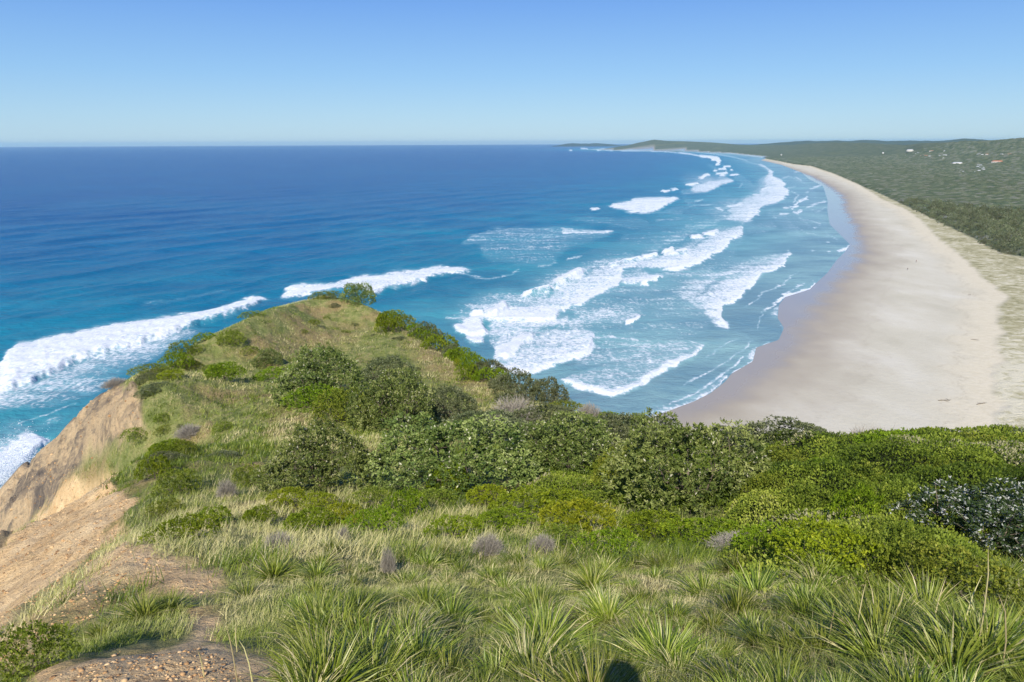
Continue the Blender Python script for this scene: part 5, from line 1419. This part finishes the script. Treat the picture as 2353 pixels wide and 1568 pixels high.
for zx, zy, wpx, rf, lab in HS:
    (px, py), = z8((zx, zy))
    d = rays(px, py); h = np.hypot(d[0], d[1]); az = math.atan2(d[0], d[1])
    # walk out until the sight line meets the land (plus canopy)
    D = None
    for r in np.exp(np.arange(math.log(600), math.log(9000), .004)):
        x, y = r * math.sin(az), r * math.cos(az); z = EYE + d[2] / h * r
        il = line_side(np.array([x]), np.array([y]), beach_line)
        g = land_z(np.array([x]), np.array([y]), il)[0]
        if g + 7 >= z: D = r; break
    if D is None: D = 3600; x, y = D * math.sin(az), D * math.cos(az); g = EYE + d[2] / h * D - 7
    W = wpx * .85 / 3.877 / FPX * D; H = max(5.0, W * .32); dp = max(6, W * .45); H = min(H, 9)
    root = tag(link(bpy.data.objects.new('house', None)), lab, 'house', 'houses among the trees')
    root.location = (x, y, g + 5.0); root.rotation_euler = (0, 0, -az + .15)
    pr = [box(-W / 2, W / 2, -dp / 2, dp / 2, -5.5, H * .6)]
    mk_obj('wall', mk_mesh('house_wall', *join(pr), m_wall), root)
    e = .4
    Vr = np.array([(-W/2-e, -dp/2-e, H*.6), (W/2+e, -dp/2-e, H*.6), (W/2+e, dp/2+e, H*.6), (-W/2-e, dp/2+e, H*.6), (-W/2+dp*.3, 0, H), (W/2-dp*.3, 0, H)])
    mk_obj('roof', mk_mesh('house_roof', Vr, [np.array([(0,1,5,4),(2,3,4,5),(0,3,2,1)]), np.array([(1,2,5),(3,0,4)])], {'w': m_roofw, 'r': m_roofr, 'b': m_roofb}[rf]), root)
    nw = max(2, int(W / 5))
    wm = [box(-W/2 + (q+.5)*W/nw - .7, -W/2 + (q+.5)*W/nw + .7, -dp/2 - .06, -dp/2 + .02, H*.2, H*.2 + 1.4) for q in range(nw)]
    for q, (v, f) in enumerate(wm[:6]): mk_obj('window', mk_mesh('house_window', v, f, m_glass), root)

# walkers far down the sand
def skin_person(name, joints, edges, radii, mat):
    me = bpy.data.meshes.new(name); me.from_pydata(joints, edges, [])
    ob = bpy.data.objects.new(name, me); col.objects.link(ob)
    sk = ob.modifiers.new('skin', 'SKIN'); ob.modifiers.new('sub', 'SUBSURF').levels = 2; ob.modifiers['sub'].render_levels = 2
    for v, r_ in zip(me.skin_vertices[0].data, radii): v.radius = (r_, r_)
    me.skin_vertices[0].data[0].use_root = True
    me.materials.append(mat)
    return ob
m_skin = plain('skin', (0.45, 0.27, 0.19, 1), .6, .3)
m_dark = plain('dark_clothes', (0.03, 0.035, 0.05, 1), .9, .2)
m_lite = plain('grey_clothes', (0.16, 0.17, 0.2, 1), .9, .2)
m_hair = plain('brown_hair', (0.05, 0.03, 0.02, 1), .8, .3)
def person(x, y, z, rz, label, cloth, stride=.32, h=1.72, arms=None, group=None):
    k = h / 1.72
    J = [(0,0,.94),(0,.0,1.12),(0,0,1.34),(0,.01,1.46),(0,.02,1.52),(0,.03,1.60),(0,.03,1.68),
         (.10,0,.90),(.11,stride*.45,.50),(.11,stride*.75,.08),(.11,stride*.75+.17,.03),
         (-.10,0,.90),(-.11,-stride*.2,.50),(-.11,-stride*.9,.12),(-.11,-stride*.9+.15,.03),
         (.19,0,1.38),(.24,-.06,1.12),(.24,.06,.88),(.235,.10,.80),(-.19,0,1.38),(-.24,.05,1.12),(-.24,.16,.90),(-.235,.2,.82)]
    if arms: 
        for i_, p_ in arms.items(): J[i_] = p_
    E = [(0,1),(1,2),(2,3),(3,4),(4,5),(5,6),(0,7),(7,8),(8,9),(9,10),(0,11),(11,12),(12,13),(13,14),(2,15),(15,16),(16,17),(17,18),(2,19),(19,20),(20,21),(21,22)]
    Rd = [.13,.12,.14,.06,.055,.078,.062,.09,.065,.045,.035,.09,.065,.045,.035,.06,.043,.033,.03,.06,.043,.033,.03]
    ob = skin_person('person', [tuple(c * k for c in j) for j in J], E, [r_ * k for r_ in Rd], m_skin)
    tag(ob, label, 'person', group); ob.location = (x, y, z); ob.rotation_euler = (0, 0, rz)
    # clothes follow the body: shirt and trousers a little outside it
    sh = skin_person('shirt', [tuple(c * k for c in J[i_]) for i_ in (1,0,2,15,16,19,20)], [(0,1),(0,2),(2,3),(3,4),(2,5),(5,6)], [r_ * k for r_ in (.138,.145,.158,.074,.056,.074,.056)], cloth); sh.parent = ob
    tr_ = skin_person('trousers', [tuple(c * k for c in J[i_]) for i_ in (0,7,8,9,11,12,13)], [(0,1),(1,2),(2,3),(0,4),(4,5),(5,6)], [r_ * k for r_ in (.14,.10,.075,.055,.10,.075,.055)], m_dark); tr_.parent = ob
    th, ph = np.meshgrid(np.linspace(0, math.pi * .62, 9), np.linspace(0, 2 * math.pi, 17)[:-1], indexing='ij')
    hv = np.stack([.088 * np.sin(th) * np.cos(ph), -.012 + .105 * np.sin(th) * np.sin(ph), 1.655 + .125 * np.cos(th)], -1).reshape(-1, 3) * k
    q9 = np.arange(8)[:, None] * 16 + np.arange(16)[None]; q1 = np.arange(8)[:, None] * 16 + (np.arange(16)[None] + 1) % 16
    hr = mk_obj('hair', mk_mesh('hair', hv, np.stack([q9, q1, q1 + 16, q9 + 16], -1).reshape(-1, 4), m_hair, smooth=True)); hr.parent = ob
    return ob
for (zx, zy), rz_, lb, cl, hh_ in [((1315,1262), .2, 'person in dark clothes walking on the open sand, the nearer of two', m_dark, 1.85), ((1392,1192), 2.9, 'person in grey clothes walking on the open sand, the farther of two', m_lite, 1.8)]:
    (px, py), = z8((zx, zy)); p = unproj(np.array(px), np.array(py), 1.2)
    il = line_side(p[None, 0], p[None, 1], beach_line); g = land_z(p[None, 0], p[None, 1], il)[0]
    person(p[0], p[1], g, rz_, lb, cl, h=hh_)

# the photographer, behind the lens: only the shadow of head and raised arms falls into the picture
person(-.07, -.34, 90.02, 0.0, 'person with raised arms standing on the summit, seen only by the shadow on the grass', m_lite, stride=.04, h=1.86,
       arms={16: (.30, .02, 1.12), 17: (.16, .26, 1.36), 18: (.08, .30, 1.42), 20: (-.30, .02, 1.12), 21: (-.16, .26, 1.36), 22: (-.08, .30, 1.42)})

# driftwood on the sand
m_drift = plain('driftwood', (0.20, 0.17, 0.14, 1), .9, .1, 2, .4)
for (zx, zy), wm, lb, sd in [((1865,975), 4.2, 'tangled dark driftwood branch lying on the sand, left of the pale one', 1), ((2092,998), 4.4, 'forked pale driftwood branch on the upper sand near the dune grass', 2), ((2055,608), 3.4, 'thin straight driftwood log on the upper sand', 3), ((2020,335), 2.4, 'small piece of driftwood high on the beach', 4), ((610,1178), 1.3, 'small bleached driftwood scrap on the wet sand above the shrubs', 5)]:
    (px, py), = z6((zx, zy)); p = unproj(np.array(px), np.array(py), 1.8)
    il = line_side(p[None, 0], p[None, 1], beach_line); g = land_z(p[None, 0], p[None, 1], il)[0]
    r3 = np.random.default_rng(sd); parts = []
    a0 = r3.uniform(-.3, .3) + (0.5 if sd == 2 else -0.3 if sd == 3 else 0)
    e1 = np.array([math.cos(a0), math.sin(a0), 0]) * wm / 2
    parts.append(tube([-e1 + [0, 0, .1], [0, .1, .2], e1 + [0, 0, .12]], [.16, .13, .05], 6))
    for q in range({1: 9, 2: 6, 3: 1, 4: 2, 5: 0}[sd]):
        u = r3.uniform(-.8, .9); b0 = e1 * u + [0, 0, .15]; b1 = b0 + r3.normal(size=3) * [.8, .8, .3] + [0, 0, .45]
        parts.append(tube([b0, b0 * .5 + b1 * .5 + r3.normal(size=3) * .08, b1], [.08, .05, .02], 5))
    o_ = mk_obj('driftwood', mk_mesh('driftwood', *join(parts), m_drift), label=lb, cat='driftwood'); o_.location = (p[0], p[1], g)

# clods and stones loosened from the bare orange ground
ICO = np.array([(0,0,1),(.89,0,.45),(.28,.85,.45),(-.72,.53,.45),(-.72,-.53,.45),(.28,-.85,.45),(.72,.53,-.45),(-.28,.85,-.45),(-.89,0,-.45),(-.28,-.85,-.45),(.72,-.53,-.45),(0,0,-1)])
ICF = np.array([(0,1,2),(0,2,3),(0,3,4),(0,4,5),(0,5,1),(1,6,2),(2,7,3),(3,8,4),(4,9,5),(5,10,1),(6,7,2),(7,8,3),(8,9,4),(9,10,5),(10,6,1),(11,7,6),(11,8,7),(11,9,8),(11,10,9),(11,6,10)])
P, r = scatter(26000, 2.5, 60, -44, -8)
rk_, dr_, st_ = soil(P)
ok = (np.maximum(dr_, rk_ * .8) > .7) & (fbm(P[:, 0] * .8, P[:, 1] * .8, 130, 3) > .42); P, r = P[ok], r[ok]
n = len(P); sz_ = (.003 + .0008 * r) * np.exp(np.clip(rng.normal(0, .5, n), -1, 1.0))
V = P[:, None, :] + ICO[None] * sz_[:, None, None] * rng.uniform(.6, 1.3, (n, 12, 1)) * np.array([1, 1, .7])
m_clod = NT('clods'); cc_ = m_clod.ramp(m_clod.attr('tint'), [(0, lin(130, 100, 70)), (.6, lin(186, 150, 106)), (1, lin(210, 182, 140))]); m_clod = m_clod.done(m_clod.pbr(cc_, .95, .1))
mk_obj('rubble', mk_mesh('rubble', V.reshape(-1, 3), (ICF[None] + np.arange(n)[:, None, None] * 12).reshape(-1, 3), m_clod, {'tint': np.repeat(rng.random(n), 12)}), label='loose clods and stones on the bare orange scarp', cat='rubble', kind='stuff')

# spray thrown up where the swell meets the cliff foot
n = 15000
b0 = unproj(np.array(28.0), np.array(1118.0), 0.0)
ang = rng.normal(0, 1, n); hh_ = rng.random(n) ** 1.9
X = np.stack([b0[0] + rng.normal(0, 5.5, n) * (1 - .35 * hh_) + hh_ * 2.5, b0[1] + rng.normal(0, 4.0, n), hh_ * (11 + 4 * np.sin(ang * 2.1)) * np.clip(rng.normal(.8, .25, n), .1, 1.4)], -1)
q_ = unit(rng.normal(size=(n, 3))); v, f = leaves(X, q_, rng.uniform(.15, .5, n), rng.uniform(.12, .35, n))
m_spray = NT('sea_spray'); m_spray = m_spray.done(m_spray.n('ShaderNodeMixShader', {0: .45, 1: m_spray.pbr((.85, .88, .9, 1), .9, .1), 2: m_spray.n('ShaderNodeBsdfTranslucent', {'Color': (.9, .92, .95, 1)}).outputs[0]}).outputs[0])
mk_obj('sea_spray', mk_mesh('sea_spray', v, f, m_spray), label='burst of white spray at the foot of the left cliff', cat='spray', kind='stuff')

# ================================================================ HAZE
nH = NT('haze_air')
vol = nH.n('ShaderNodeVolumePrincipled', {'Color': (0.62, 0.92, 1.0, 1), 'Density': 2.8e-5, 'Anisotropy': 0.2})
nH.t.links.new(vol.outputs[0], nH.out.inputs['Volume'])
v, f = box(-60000, 60000, -3000, 41000, -25, 165)
mk_obj('haze', mk_mesh('haze', v, f, nH.m), kind='stuff', label='thin blue haze over the bay and the far hills', cat='haze')
